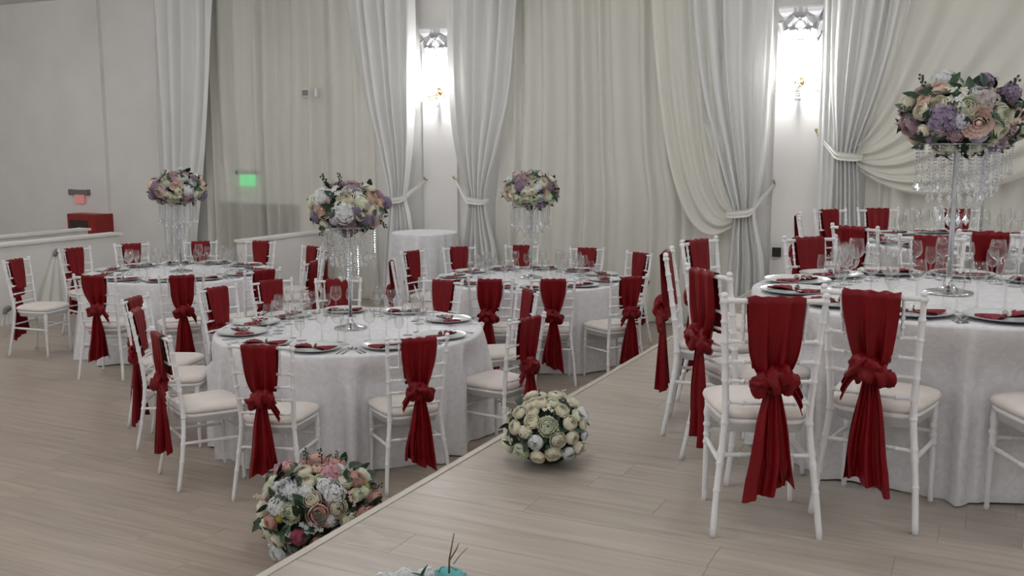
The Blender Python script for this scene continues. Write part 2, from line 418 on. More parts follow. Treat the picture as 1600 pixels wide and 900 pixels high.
# ------------------------------------------------------------------ curtains
def curtain(name, tab, label, v, nf, amp, m='curtain', z0=None, z1=CEIL_Z - .01, ph=0.0, cat='curtain', group=None, seed=1, nu=None, gather=True):
    rnd = random.Random(seed); phs = [rnd.random()*6.28 for _ in range(4)]
    z0 = tab[0][0] if z0 is None else z0
    wmax = max(t[2] - t[1] for t in tab)
    nu = nu or nf*14
    def g(a, b):
        z = z0 + (z1 - z0)*b
        l, r = smooth_tab(tab, z)
        q = a + .018*sin(2*pi*a*3 + phs[0]) + .01*sin(2*pi*a*7 + phs[1]) if .001 < a < .999 else a
        u = l + (r - l)*q
        k = (r - l)/wmax
        A = amp*(.55 + .45*k) if gather else amp
        th = 2*pi*a*nf + .5*sin(z*1.3 + phs[2] + a*5)
        d = 1.15*math.tanh(1.5*sin(th)) + .30*sin(th*.5 + phs[3]) + .10*sin(2*th + 1)
        return (u, v + A*d*.8, z)
    o = link(name, MB().grid(g, nu, 44).mesh(name, m), rz=ROT)
    return tag(o, label, cat, group)
T = CEIL_Z
cur = 'white curtains tied back beside the pilasters'
LW = LOW + .012
curtain('curtain', [(LW, -6.98, -6.42), (.2, -6.93, -6.46), (.60, -6.86, -6.52), (.80, -6.83, -6.58), (1.0, -6.87, -6.55), (1.4, -6.99, -6.50), (2.0, -7.17, -6.46), (2.8, -7.31, -6.43), (T, -7.40, -6.40)],
        'white tied-back curtain left of the wall lamp above the tall cocktail table', 10.49, 6, .078, seed=2, group=cur)
curtain('curtain', [(LW, -5.86, -5.26), (.2, -5.80, -5.34), (.6, -5.72, -5.44), (.82, -5.70, -5.47), (1.05, -5.77, -5.42), (1.4, -5.86, -5.31), (2.0, -5.93, -5.15), (2.8, -5.96, -5.06), (T, -5.97, -5.0)],
        'white tied-back curtain right of the wall lamp above the tall cocktail table', 10.49, 6, .078, seed=3, group=cur)
curtain('curtain', [(LW, -2.58, -2.12), (.2, -2.54, -2.16), (.5, -2.52, -2.22), (.75, -2.50, -2.27), (1.0, -2.60, -2.22), (1.4, -2.74, -2.18), (2.0, -2.92, -2.15), (2.8, -3.04, -2.14), (T, -3.08, -2.14)],
        'white curtain tied low left of the right wall lamp', 10.48, 6, .078, seed=4, group=cur)
curtain('curtain', [(.012, -1.44, -1.12), (.6, -1.46, -1.20), (1.1, -1.47, -1.24), (1.35, -1.48, -1.26), (1.55, -1.50, -1.20), (1.9, -1.54, -1.06), (2.4, -1.57, -.90), (T, -1.58, -.66)],
        'white curtain tied high right of the right wall lamp, beside the sheer swag', 10.48, 6, .078, seed=5, group=cur)
curtain('curtain', [(LW, -10.66, -10.14), (.2, -10.66, -10.06), (.8, -10.66, -9.93), (1.5, -10.67, -9.78), (2.3, -10.68, -9.66), (T, -10.70, -9.55)],
        'long pale curtain hanging at the far left beside the bare wall', 10.50, 5, .075, seed=6)
curtain('curtain', [(.012, -1.66, -1.50), (T, -1.68, -1.48)], 'narrow white inner drape beside the right pilaster', 10.60, 3, .02, seed=16, nu=24)
sh = 'ivory sheer drapes along the back wall'
curtain('sheer_drape', [(LW, -9.95, -7.15), (T, -9.95, -7.15)], 'ivory sheer drape hanging in front of the green exit sign', 10.655, 12, .055, 'sheer_thin', seed=7, group=sh, gather=False)
curtain('sheer_drape', [(LW, -5.45, -2.50), (.75, -5.42, -2.46), (1.4, -5.36, -2.6), (T, -5.35, -2.7)], 'ivory sheer drape with long folds between the two pilasters', 10.65, 12, .058, 'sheer', seed=8, group=sh, gather=False)
curtain('sheer_drape', [(.012, -1.2, 6.5), (T, -1.2, 6.5)], 'ivory sheer drape behind the rear platform table', 10.67, 26, .042, 'sheer', seed=9, group=sh, gather=False)
def swag(label, tie, tops, bend, v, nf, seed):
    rnd = random.Random(seed); p = rnd.random()*6
    def g(a, b):
        P0 = Vector((tie[0], tie[1])); (ua, za), (ub, zb) = tops
        P2 = Vector((ua + (ub - ua)*a, za + (zb - za)*a))
        C = Vector((bend[0][0] + (bend[1][0] - bend[0][0])*a, bend[0][1] + (bend[1][1] - bend[0][1])*a))
        t = b; q = P0*(1 - t)**2 + C*2*t*(1 - t) + P2*t*t
        d = .03*sin(2*pi*a*nf + p)*(.35 + .65*sin(pi*min(1, t*1.1)*.9)) + .02*sin(2*pi*a*nf*.5)
        sp = (a - .5)*.16*(1 - t)**3
        return (q.x, v - .05 - .05*sin(pi*t) + d, q.y + sp*-1)
    o = link('sheer_swag', MB().grid(g, 72, 30).mesh('sheer_swag', 'sheer'), rz=ROT)
    return tag(o, label, 'drape', 'sheer swags gathered into the tiebacks')
swag('ivory sheer swag gathered from the right into the high tieback above the platform', (-1.33, 1.36), ((-1.0, T - .02), (1.9, 2.35)), ((-1.05, 1.9), (-.35, .28)), 10.56, 9, 1)
swag('ivory sheer swag gathered from the left into the low tieback beside the platform', (-2.44, .74), ((-2.72, T - .02), (-3.5, T - .02)), ((-2.66, .95), (-3.25, -.25)), 10.58, 5, 2)
def tieback(hook, uc, zc, hw, label, m='tie_cloth'):
    s = 1 if uc > hook[0] else -1
    e = tag(empty('curtain_tieback', W(hook[0], WALL_V - .05, hook[1]), ROT), label, 'tieback', 'curtain tiebacks')
    du, dz = uc - hook[0], zc - hook[1]
    far = du + s*hw
    path = [(0, -.03, 0), (du*.45, -.18, dz*.62), (du - s*hw*.7, -.29, dz*.92), (du, -.32, dz), (far - s*.02, -.30, dz - .01), (far + s*.02, -.20, dz + .01), (far - s*.02, -.10, dz + .03)]
    pts = [smooth_tab([(i/6, *q) for i, q in enumerate(path)], k/24) for k in range(25)]
    def g(a, b):
        p = pts[min(24, int(round(a*24)))]; wd = .022 + .020*sin(pi*min(1, a*1.15))
        return (p[0] + .0, p[1] - .010*cos(4*pi*b), p[2] + (b - .5)*wd*2)
    link('band', MB().grid(g, 24, 8).mesh('band', m), e)
    hk = MB().tube([(0, .0, 0), (0, -.05, 0), (0, -.07, .02)], .008).ball((0, -.075, .03), .016)
    link('hook', hk.mesh('hook', 'gold'), e)
tieback((-6.40, 1.03), -6.70, .78, .15, 'white tieback band holding the curtain left of the left wall lamp')
tieback((-5.98, 1.04), -5.59, .80, .14, 'white tieback band holding the curtain right of the left wall lamp')
tieback((-2.11, 1.05), -2.40, .74, .15, 'ivory tieback band holding the low-tied curtain beside the platform')
tieback((-1.70, 1.58), -1.37, 1.34, .14, 'ivory tieback band holding the high-tied curtain above the platform')

# ------------------------------------------------------------------ wall fittings
e = tag(empty('exit_sign', W(-9.29, WALL_V, 1.06), ROT), 'glowing green exit sign seen through the ivory sheer drape', 'exit sign')
link('housing', MB().box(-.19, .19, -.05, 0, .0, .05).mesh('housing', 'grey_metal'), e)
link('panel', MB().box(-.13, .13, -.035, -.02, -.16, .0).mesh('panel', 'exit_green'), e)
e = tag(empty('emergency_lamp', W(-12.5, WALL_V - .07, .72), ROT), 'small emergency sign with red panel above the red hose cabinet', 'exit sign')
link('housing', MB().box(-.19, .19, -.06, 0, .0, .07).box(-.20, -.17, -.065, 0, -.01, .075).box(.17, .20, -.065, 0, -.01, .075).mesh('housing', 'grey_metal'), e)
link('panel', MB().box(-.10, .10, -.04, -.03, -.14, .0).mesh('panel', 'exit_red'), e)
e = tag(empty('hose_cabinet', W(-12.2, WALL_V, .02), ROT), 'red fire hose cabinet with dark glass on the left wall', 'fire cabinet')
link('body', MB().box(-.32, .27, -.33, 0, -.05, .42).mesh('body', 'red_box'), e)
link('window', MB().box(-.27, .10, -.338, -.33, .0, .33).mesh('window', 'dark_glass'), e)
sg = link('sign', MB().box(-.10, -.02, -.343, -.338, .08, .22).mesh('sign', 'paper_white'), e)
link('emblem', MB().box(-.09, -.06, -.346, -.343, .10, .20).box(-.05, -.03, -.346, -.343, .15, .20).box(-.055, -.03, -.346, -.343, .10, .125).mesh('emblem', 'red_box'), sg)
e = tag(empty('wall_speaker', W(-8.15, WALL_V, 2.08), ROT), 'small grey wall box high behind the left sheer drape', 'wall box')
link('body', MB().box(-.15, .13, -.1, 0, 0, .11).mesh('body', 'trim_white'), e)
link('lens', MB().box(-.10, .08, -.11, -.1, .02, .09).mesh('lens', 'grey_metal'), e)
e = tag(empty('wall_socket', W(-2.06, WALL_V - .05, .28), ROT), 'small black socket box low on the right pilaster', 'socket')
link('box', MB().box(-.04, .04, -.05, 0, 0, .09).mesh('box', 'black'), e)
link('cover', MB().box(-.045, .045, -.055, -.05, -.005, .095).mesh('cover', 'black'), e)
def fabric_swag(v, z, label):
    e = tag(empty('fabric_rosette', W(-9.9, v, z), ROT), label, 'drapery', 'fabric pinned to the left parapet')
    def g(a, b):
        s = a*2 - 1
        return (.012 + .020*b + .016*cos(7*pi*a)*b, s*(.02 + .26*b**.8) - .08*b, -.62*b)
    link('drape', MB().grid(g, 28, 10).mesh('drape', 'tie_cloth'), e)
    link('clip', MB().ball((.03, 0, .0), (.02, .045, .035), 10, 6).ball((.03, -.035, -.03), (.015, .03, .03), 8, 6).mesh('clip', 'grey_metal'), e)
fabric_swag(8.05, .22, 'grey clip with fabric folds fanning below it on the left parapet')
fabric_swag(7.35, -.36, 'low grey clip with fabric folds at the left picture edge')

# ------------------------------------------------------------------ chairs
POST = [(0, .196, -.237), (.18, .180, -.205), (.36, .160, -.182), (.45, .154, -.180), (.60, .160, -.196), (.76, .171, -.219), (.92, .181, -.244)]
def post(z): return smooth_tab(POST, z)
def turned(path, base, rings, top=None):
    zs = sorted(set([i/26 for i in range(27)] + [k for r in rings for k in (r[0] - r[2], r[0] - r[2]*.5, r[0], r[0] + r[2]*.5, r[0] + r[2]) if 0 <= k <= 1]))
    pts = []; rad = []
    for t in zs:
        r = base(t)
        for c, rr, wd in rings:
            d = abs(t - c)/wd
            if d < 1: r = max(r, rr*math.sqrt(max(0, 1 - d*d*.75)))
        pts.append(path(t)); rad.append(r)
    return pts, rad
def chair_meshes():
    M = {}
    for s in (-1, 1):
        pts, rad = turned(lambda t: (s*post(t*.905)[0], post(t*.905)[1], t*.905), lambda t: .0118 + .0018*sin(pi*t) - .001*(t > .9),
                          [(.19, .0155, .010), (.30, .0165, .016), (.345, .0165, .016), (.47, .017, .012), (.55, .0155, .012), (.65, .0165, .010), (.73, .0165, .010), (.815, .0165, .010), (.90, .0155, .010), (.985, .0165, .012)])
        m = MB().tube(pts, rad, 8); tp = post(.905)
        m.ball((s*tp[0], tp[1], .912), (.0145, .0145, .0125), 8, 6)
        M['post%d' % s] = m.mesh('rear_post', 'chair_white')
        pts, rad = turned(lambda t: (s*(.174 - .006*t), .162 - .004*t, t*.415), lambda t: .0105 + .0045*t, [(.60, .017, .03), (.68, .0165, .025), (.78, .0185, .03), (.90, .0185, .06)])
        M['leg%d' % s] = MB().tube(pts, rad, 8).mesh('front_leg', 'chair_white')
        a = Vector((s*post(.275)[0], post(.275)[1], .275)); b = Vector((s*.172, .16, .262))
        pts, rad = turned(lambda t: a.lerp(b, t), lambda t: .0085 + .002*sin(pi*t), [(.2, .012, .03), (.28, .0115, .03), (.72, .0115, .03), (.8, .012, .03)])
        M['side%d' % s] = MB().tube(pts, rad, 7).mesh('stretcher', 'chair_white')
    def rail(z, r, bow, rings):
        x, y = post(z)
        pts, rad = turned(lambda t: ((t*2 - 1)*x, y - bow*(1 - (t*2 - 1)**2), z), lambda t: r, rings)
        return MB().tube(pts, rad, 7)
    RG = [(.04, .0115, .025), (.2, .0108, .02), (.8, .0108, .02), (.96, .0115, .025)]
    M['top'] = rail(.893, .0105, .018, RG).mesh('top_rail', 'chair_white')
    for i, z in enumerate((.74, .663, .588, .505)): M['rail%d' % i] = rail(z, .0072, .018, RG).mesh('back_rail', 'chair_white')
    M['rearst'] = rail(.305, .0085, 0, RG).mesh('stretcher', 'chair_white')
    pts, rad = turned(lambda t: ((t*2 - 1)*.172, .16, .30), lambda t: .0085, RG); M['frontst'] = MB().tube(pts, rad, 7).mesh('stretcher', 'chair_white')
    for s in (-1, 1):
        p0 = (s*.108, post(.745)[1] - .013, .745); p1 = (s*.113, post(.89)[1] - .013, .89)
        a, b = Vector(p0), Vector(p1)
        pts, rad = turned(lambda t: a.lerp(b, t), lambda t: .006, [(.25, .0085, .05), (.5, .009, .06), (.75, .0085, .05)])
        M['spin%d' % s] = MB().tube(pts, rad, 6).mesh('spindle', 'chair_white')
    # seat outline: trapezoid with rounded corners
    def outline(n, grow=0.0):
        out = []
        for k in range(n):
            a = 2*pi*k/n; c, s_ = cos(a), sin(a)
            e = .42
            x = abs(c)**e*(1 if c > 0 else -1); y = abs(s_)**e*(1 if s_ > 0 else -1)
            hw = (.178 + .020*y) + grow
            out.append((x*hw, y*(.185 + grow) + .006))
        return out
    def stack(levels, n=36):
        m = MB(); vs = []; fs = []
        for g_, z in levels:
            for x, y in outline(n, g_): vs.append((x, y, z))
        for j in range(len(levels) - 1):
            for k in range(n): fs.append((j*n + k, j*n + (k + 1) % n, (j + 1)*n + (k + 1) % n, (j + 1)*n + k))
        fs.append(tuple(range(n))[::-1]); fs.append(tuple((len(levels) - 1)*n + k for k in range(n)))
        return m.add(vs, fs)
    M['frame'] = stack([(-.012, .385), (-.010, .415), (.0, .418), (.004, .428), (0, .438)]).mesh('seat_frame', 'chair_white')
    M['cushion'] = stack([(-.004, .438), (.008, .446), (.012, .458), (.006, .472), (-.02, .484), (-.07, .490), (-.13, .492)]).mesh('seat_cushion', 'cushion')
    return M
CM = chair_meshes()
def sash_meshes(seed):
    rnd = random.Random(seed); p1, p2, p3, p4 = (rnd.random()*6.28 for _ in range(4)); kx = rnd.uniform(-.022, .022); kz = .600 + rnd.uniform(-.02, .02)
    side = 1 if rnd.random() < .5 else -1
    def soft(x): return math.tanh(1.6*x)
    def band(a, b):
        s = a*2 - 1
        if b < .42:
            z = .635 + (.903 - .635)*(b/.42); hw = .100 - .034*(1 - b/.42)**1.5; y = post(z)[1] - .000 + .004*cos(3*pi*s + p1)*(1 - b)
            x = s*hw
        elif b < .5:
            t = (b - .42)/.08; an = pi*t; z = .903 + (.011 + .0025*cos(4*s*pi + p2) + .002*cos(9*s + p3))*sin(an); y = post(.9)[1] - .018 + .018*cos(an); x = s*.102
        else:
            t = (b - .5)/.5; z = .903 - (.903 - kz)*t
            hw = .102*(1 - t**3.2) + .040*t**3.2
            fold = soft(cos(2.6*pi*s + p2)) + .45*soft(cos(5.3*pi*s + p3 + t))
            y = post(z)[1] - .018 - .018 - .014*t - (.003 + .017*t**1.3)*fold
            x = s*hw + kx*t*t + .004*sin(6*t + p4)*s
        return (x, y, z)
    bm = MB().grid(band, 34, 32)
    yb = post(kz)[1] - .045
    def wrap(R0, R1, c, ax, tw, n1, ph, fl):
        """crumpled roll of cloth wound round an axis: a fat torus arc with creases"""
        ax = Vector(ax).normalized(); e1 = ax.orthogonal().normalized(); e2 = ax.cross(e1); c = Vector(c)
        def g(a, b):
            t = 2*pi*a; q = 2*pi*b
            cr = 1 + .24*soft(2*sin(n1*q + 2*t + ph)) + .20*soft(2*sin(4*t + ph*2 + 2*q)) + .09*sin(9*t + 5*q + ph)
            d = e1*cos(t) + e2*sin(t)
            p = d*(R0 + R1*cr*cos(q)) + ax*(R1*tw*cr*sin(q))
            p.y *= fl
            return c + p
        return g
    km = MB()
    km.grid(wrap(.026, .028, (kx, yb - .022, kz), (.25*side, .35, 1), 1.35, 3, p1, .85), 36, 20, True)
    km.grid(wrap(.030, .027, (kx + side*.040, yb - .024, kz + .012), (.9*side, .25, .5), 1.0, 4, p2, .75), 36, 20, True)
    km.grid(wrap(.025, .025, (kx - side*.038, yb - .022, kz - .012), (-.6*side, .3, .8), 1.2, 3, p3, .75), 36, 20, True)
    if rnd.random() < .6:
        def ear(a, b):
            s = a*2 - 1; t = b
            return (kx + side*(.03 + .075*t), yb - .024 - .016*sin(pi*t) + .012*cos(2.2*pi*s + p4), kz + .006 - .085*t*t + s*(.022 + .016*t) - .01*t)
        km.grid(ear, 10, 10)
    def tail(x0, zb, hw1, ph, dy, sk):
        def g(a, b):
            s = a*2 - 1; t = b; z = (kz - .02) + (zb + sk*s + .006*sin(5*s + ph) - (kz - .02))*t
            hw = .022 + (hw1 - .022)*min(1, t*1.25)**.75
            f = (.006 + .016*t)*soft(cos(2.2*pi*s + ph + .6*t)) + (.004 + .005*t)*soft(cos(4.7*pi*s + 2*ph)) - .010*t*s*s
            return (kx + x0*t + s*hw + .006*sin(7*t + ph)*t, yb - .02 + dy*t - f - .012*t, z)
        return MB().grid(g, 24, 20)
    t1 = tail(side*-.014, .172 + rnd.uniform(-.025, .02), .076, p2, .0, .030*side)
    t2 = tail(side*.042, .220 + rnd.uniform(-.03, .02), .050, p3, .026, -.024*side)
    return bm.mesh('sash', 'sash'), km.mesh('sash_knot', 'sash'), t1.mesh('sash_tail', 'sash'), t2.mesh('sash_tail', 'sash')
SM = [sash_meshes(k) for k in (11, 23, 5, 42, 77, 90, 101)]
PARTS = [('rear_post', 'post-1'), ('rear_post', 'post1'), ('front_leg', 'leg-1'), ('front_leg', 'leg1'), ('stretcher', 'side-1'), ('stretcher', 'side1'), ('stretcher', 'rearst'), ('stretcher', 'frontst'),
         ('top_rail', 'top'), ('back_rail', 'rail0'), ('back_rail', 'rail1'), ('back_rail', 'rail2'), ('back_rail', 'rail3'), ('spindle', 'spin-1'), ('spindle', 'spin1'), ('seat_frame', 'frame'), ('seat_cushion', 'cushion')]
NCH = [0]
def chair(x, y, z, yaw, label, group, var=None):
    e = tag(empty('banquet_chair', (x, y, z), R(yaw)), label, 'chair', group)
    for n, k in PARTS: link(n, CM[k], e)
    b, k, t1, t2 = SM[(NCH[0] if var is None else var) % len(SM)]; NCH[0] += 1
    s = link('sash', b, e); s['label'] = 'dark red satin sash tied round the backrest'
    link('sash_knot', k, s); link('sash_tail', t1, s); link('sash_tail', t2, s)
    return e
TAB = dict(A=(-1.104, 6.655, LOW), B=(-3.29, 9.75, LOW), C=(.179, 9.285, LOW), D=(2.064, 4.626, 0.), E=(3.42, 7.2, 0.))
def from_back(mx, my, yaw):           # middle of the backrest top and facing to chair centre
    a = R(yaw); return mx - sin(a)*.244, my + cos(a)*.244
CH = {k: [] for k in TAB}
def C(t, x, y, yaw, label, var=None):
    CH[t].append((x, y, yaw)); chair(x, y, TAB[t][2], yaw, 'white chair with red sash, ' + label, GR[t], var)
def CB(t, x, y, yaw, label, var=None): C(t, *from_back(x, y, yaw), yaw, label, var)
GR = dict(A='chairs round the front left table', B='chairs round the left rear table', C='chairs round the middle rear table', D='chairs round the front platform table', E='chairs round the rear platform table')
C('A', -1.348, 5.563, -7.8, 'back turned, just behind the mixed flower ball', 0)
C('A', -.634, 5.745, 23.6, 'back turned, between mixed and cream flower balls', 1)
C('A', -1.85, 5.80, -55, 'left side of front left table, nearest of three', 2)
CB('A', -2.50, 6.50, -84, 'left side of front left table, middle of three', 3)
CB('A', -2.71, 7.02, -98, 'left side of front left table, farthest of three', 4)
CB('A', -2.27, 7.53, -124, 'facing right at far-left rim of front left table', 0)
CB('A', -1.95, 7.93, -140, 'half hidden behind far-left glasses of front left table', 1)
CB('A', -1.42, 8.0, -172, 'facing us behind crystal stand of front left table', 2)
CB('A', -.56, 7.94, 152, 'facing us at the far right of the front left table', 3)
CB('A', .12, 7.39, 114, 'right side of front left table, the farther of two', 4)
C('A', -.09, 6.349, 51, 'right of front left table, just behind cream flower ball', 1)
C('B', -3.501, 8.495, -4, 'back turned, front left seat of the left rear table', 2)
CB('B', -2.79, 8.27, 22, 'back turned, below crystal stand of left rear table', 0)
CB('B', -2.19, 8.62, 47, 'back turned, front right seat of the left rear table', 3)
CB('B', -1.90, 9.29, 82, 'side on, right of left rear table, nearest of three', 1)
CB('B', -1.91, 10.0, 97, 'side on, right of left rear table, middle of three', 4)
CB('B', -2.17, 10.67, 134, 'right of the left rear table, farthest of three', 2)
CB('B', -2.88, 11.28, 168, 'facing us in front of the white parapet panel', 0)
CB('B', -3.56, 11.25, -168, 'facing us below the far left curtain', 1)
CB('B', -4.24, 10.97, -146, 'facing us behind glasses, far left of left rear table', 3)
CB('B', -4.67, 10.5, -125, 'facing right before the draped parapet, second from left edge', 2)
C('B', -4.527, 9.391, -101, 'standing away at the left picture edge', 4)
C('C', .33, 8.279, 1.5, 'back turned, front centre of the middle rear table', 1)
C('C', .863, 8.386, 28.9, 'back turned, front right of middle rear table, platform edge', 3)
C('C', -.162, 8.268, -3.9, 'back turned, front left of the middle rear table', 4)
CB('C', -.57, 10.62, -160, 'facing us beside the tall white cocktail table', 0)
CB('C', .11, 10.78, 178, 'facing us behind crystal stand of middle rear table', 2)
CB('C', .80, 10.5, 165, 'facing us at far right of the middle rear table', 1)
CB('C', 1.30, 10.02, 126, 'turned left at right rim of middle rear table', 4)
CB('C', -1.03, 10.2, -126, 'left of middle rear table, before the cocktail table', 3)
CB('C', -1.13, 9.31, -86, 'side on at the left of the middle rear table', 2)
C('D', .956, 3.735, -3.3, 'nearest to us, back turned, on the platform', 0)
C('D', 1.477, 3.84, -33.3, 'back turned, second large one from left on the platform', 3)
C('D', 2.066, 3.624, -3, 'cut by the right picture edge on the platform', 1)
C('D', 1.077, 4.334, -70.9, 'turned right, left of front platform table, nearest of three', 4)
C('D', 1.034, 4.948, -104, 'side on, left of front platform table, middle of three', 2)
C('D', 1.252, 5.487, -133, 'left of the front platform table, farthest of three', 1)
CB('D', 1.76, 5.82, -160, 'facing us across front platform table, left of glasses', 0)
CB('D', 2.51, 5.89, 162, 'facing us directly behind the front platform crystal stand', 2)
CB('E', 2.30, 6.63, -56, 'back turned, front left of the rear platform table', 1)
CB('E', 3.0, 6.18, -23, 'back turned, front of rear platform table, right of stand', 3)
CB('E', 2.25, 7.74, -108, 'side on at the left of the rear platform table', 2)
CB('E', 2.70, 8.40, -152, 'facing right at far left of the rear platform table', 0)
CB('E', 3.16, 8.54, -175, 'facing us across rear platform table, left of stand', 4)
CB('E', 3.81, 8.45, 170, 'facing us behind the poles of the platform stands', 3)
CB('E', 4.50, 8.25, 140, 'far right of rear platform table at picture edge', 1)

# ------------------------------------------------------------------ tables and cloths
TR, TH = .905, .752
def tablecloth(cx, cy, cz, rad, top, hem_in, hem_out, nfold, chairs, seed, label, group=None):
    rnd = random.Random(seed); ph = [rnd.random()*6.28 for _ in range(5)]
    NT = 264
    def fold(th):
        q = th + .10*sin(3*th + ph[0]) + .06*sin(5*th + ph[1])
        s = .5 + .5*sin(nfold*q + ph[2]); return .75*s**1.3 + .25*(.5 + .5*sin((nfold*2 + 3)*th + ph[3]))
    def dent(th, z):
        lim = 9.0
        for (x, y, yaw) in chairs:
            dx, dy = x - cx, y - cy; d = math.hypot(dx, dy); an = math.atan2(dy, dx)
            df = (th - an + pi) % (2*pi) - pi
            if abs(df) < .8:
                # distance along the ray to the seat rectangle
                a = R(yaw); fx, fy = -sin(a), cos(a); rx, ry = cos(a), sin(a)
                c, s = cos(th), sin(th)
                for k in range(40):
                    r = .55 + k*.013
                    px, py = r*c - dx, r*s - dy
                    lx, ly = px*rx + py*ry, px*fx + py*fy
                    if abs(lx) < .205 and -.25 < ly < .210: lim = min(lim, r); break
        return lim
    L = [dent(2*pi*i/NT, 0) for i in range(NT)]
    lim = []
    for i in range(NT):
        ks = range(-4, 5); lim.append(min(min(9, L[(i + k) % NT] + .03*max(0, abs(k) - 1)**1.5) for k in ks))
    rings = [(0, 0)] + [(rad*k/5, 0) for k in range(1, 5)] + [(rad - .03, 0), (rad - .012, -.001), (rad - .003, -.006), (rad, -.016)]
    nz = 18; vs = []; fs = []
    for r, dz in rings:
        for i in range(NT): th = 2*pi*i/NT; vs.append((r*cos(th), r*sin(th), top + dz + .0012*sin(5*r*cos(th)*3 + 4*r*sin(th)*2)))
    for j in range(1, nz + 1):
        t = j/nz; z = top - .016 - (top - .016 - .006)*t
        for i in range(NT):
            th = 2*pi*i/NT; f = fold(th)
            r = rad + (hem_in - rad + (hem_out - hem_in)*f)*t**.85
            if lim[i] < 9:
                zz = top - z
                m = lim[i] - .012
                if z < top - .19: r = min(r, m)
                elif z < top - .02: r = min(r, rad + .01 + (min(m, rad + .01) - rad - .01)*((top - .02 - z)/.17))
            vs.append((r*cos(th), r*sin(th), z + (.004*sin(9*th + ph[4]) if j == nz else 0)))
    n = len(rings) + nz
    for j in range(n - 1):
        for i in range(NT):
            fs.append((j*NT + i, j*NT + (i + 1) % NT, (j + 1)*NT + (i + 1) % NT, (j + 1)*NT + i))
    o = link('tablecloth', MB().add(vs, fs).mesh('tablecloth', 'damask'), loc=(cx, cy, cz))
    tag(o, label, 'tablecloth', group)
TN = dict(A='front left table', B='left rear table', C='middle rear table', D='front platform table', E='rear platform table')
tb_top = MB().lathe([(0, .715), (.84, .715), (.85, .72), (.85, .742), (.84, .747), (0, .747)], 48).mesh('table_top', 'trim_white')
tb_leg = MB().tube([(0, 0, 0), (0, 0, .715)], .018, 8).mesh('leg', 'steel')
for i, (k, (x, y, z)) in enumerate(TAB.items()):
    e = tag(empty('banquet_table', (x, y, z)), 'round banquet table standing under the white cloth of the ' + TN[k], 'table', 'round banquet tables')
    link('table_top', tb_top, e)
    for q in range(4):
        a = pi/4 + q*pi/2; link('leg', tb_leg, e, (.45*cos(a), .45*sin(a), 0))
    tablecloth(x, y, z, TR, TH, .83, 1.07, 13, CH[k], 30 + i, 'floor-length white damask cloth draped over the ' + TN[k], 'white damask tablecloths')
# tall cocktail table
kx, ky = -1.02, 11.5
e = tag(empty('cocktail_table', (kx, ky, LOW)), 'tall round table standing under the cloth before the left pilaster', 'table')
link('table_top', MB().lathe([(0, .965), (.36, .965), (.365, .97), (.365, .985), (.36, .99), (0, .99)], 36).mesh('table_top', 'trim_white'), e)
link('pole', MB().tube([(0, 0, .02), (0, 0, .965)], .03, 10).mesh('pole', 'steel'), e)
link('base', MB().lathe([(0, 0), (.24, 0), (.24, .012), (.04, .03), (0, .03)], 24).mesh('base', 'steel'), e)
tablecloth(kx, ky, LOW, .385, .997, .36, .50, 11, [], 77, 'long white cloth draped over the tall cocktail table by the curtains')

# ------------------------------------------------------------------ place settings
def lathe_mesh(n, prof, m, seg=20): return MB().lathe(prof, seg, cap=False).mesh(n, m)
CHARGER = lathe_mesh('charger_plate', [(0, .003), (.11, .003), (.118, .006), (.158, .014), (.165, .016), (.166, .018), (.1655, .0195)], 'plate_rim', 40)
WELL = lathe_mesh('plate_face', [(.1655, .0195), (.158, .0185), (.120, .0115), (.112, .0075), (0, .0075)], 'plate_top', 40)
def goblet(h, rb, rt, bowl, foot=.034):
    st = h - bowl
    o = [(0, 0), (foot, 0), (foot, .0015), (.012, .006), (.0045, .014), (.0035, st*.6), (.0045, st - .004), (.012, st + .003)]
    for t in (.12, .25, .4, .55, .7, .85, 1.0):
        r = rb*math.sqrt(max(0, 1 - (1 - min(1, t/.45))**2)) if t < .45 else rb + (rt - rb)*((t - .45)/.55)**1.4
        o.append((max(r, .013), st + bowl*t))
    return MB().lathe(o, 20, cap=False)
G1 = goblet(.225, .042, .032, .105).mesh('wine_glass', 'glass')
G2 = goblet(.205, .038, .029, .092).mesh('wine_glass', 'glass')
G3 = goblet(.165, .030, .026, .090, .029).mesh('wine_glass', 'glass')
def napkin():
    m = MB()
    for s in (-1, 1):
        def g(a, b):
            t = a*2 - 1; x = s*(.010 + .105*b)
            return (x, t*(.012 + .050*b) + .014*b*s, .003 + .006*(1 - abs(t)) + .008*(.5 + .5*cos(6*pi*a))*(.3 + b) + .004*sin(pi*b))
        m.grid(g, 14, 8)
        def g2(a, b):
            p = g(a, b); return (p[0], p[1], .0005)
        m.grid(g2, 14, 1)
        # closed rim
        def g3(a, b):
            p = g(a, 1); return (p[0], p[1], p[2]*(1 - b) + .0005*b)
        m.grid(g3, 14, 1)
    m.ball((0, 0, .008), (.016, .014, .008), 10, 6)
    return m
NAP = napkin().mesh('napkin', 'napkin')
BAND = MB().lathe([(.017, -.008), (.0175, 0), (.017, .008), (.0155, .008), (.0155, -.008), (.017, -.008)], 14).mesh('paper_band', 'paper_white')
RIB = MB().grid(lambda a, b: (.004 + (a*2 - 1)*.005 + .02*b, .014 + .05*b, .012 + .006*sin(pi*b)), 2, 6).grid(lambda a, b: (-.004 + (a*2 - 1)*.005 - .02*b, .012 + .05*b, .011 + .006*sin(pi*b)), 2, 6).mesh('ribbon', 'paper_white')
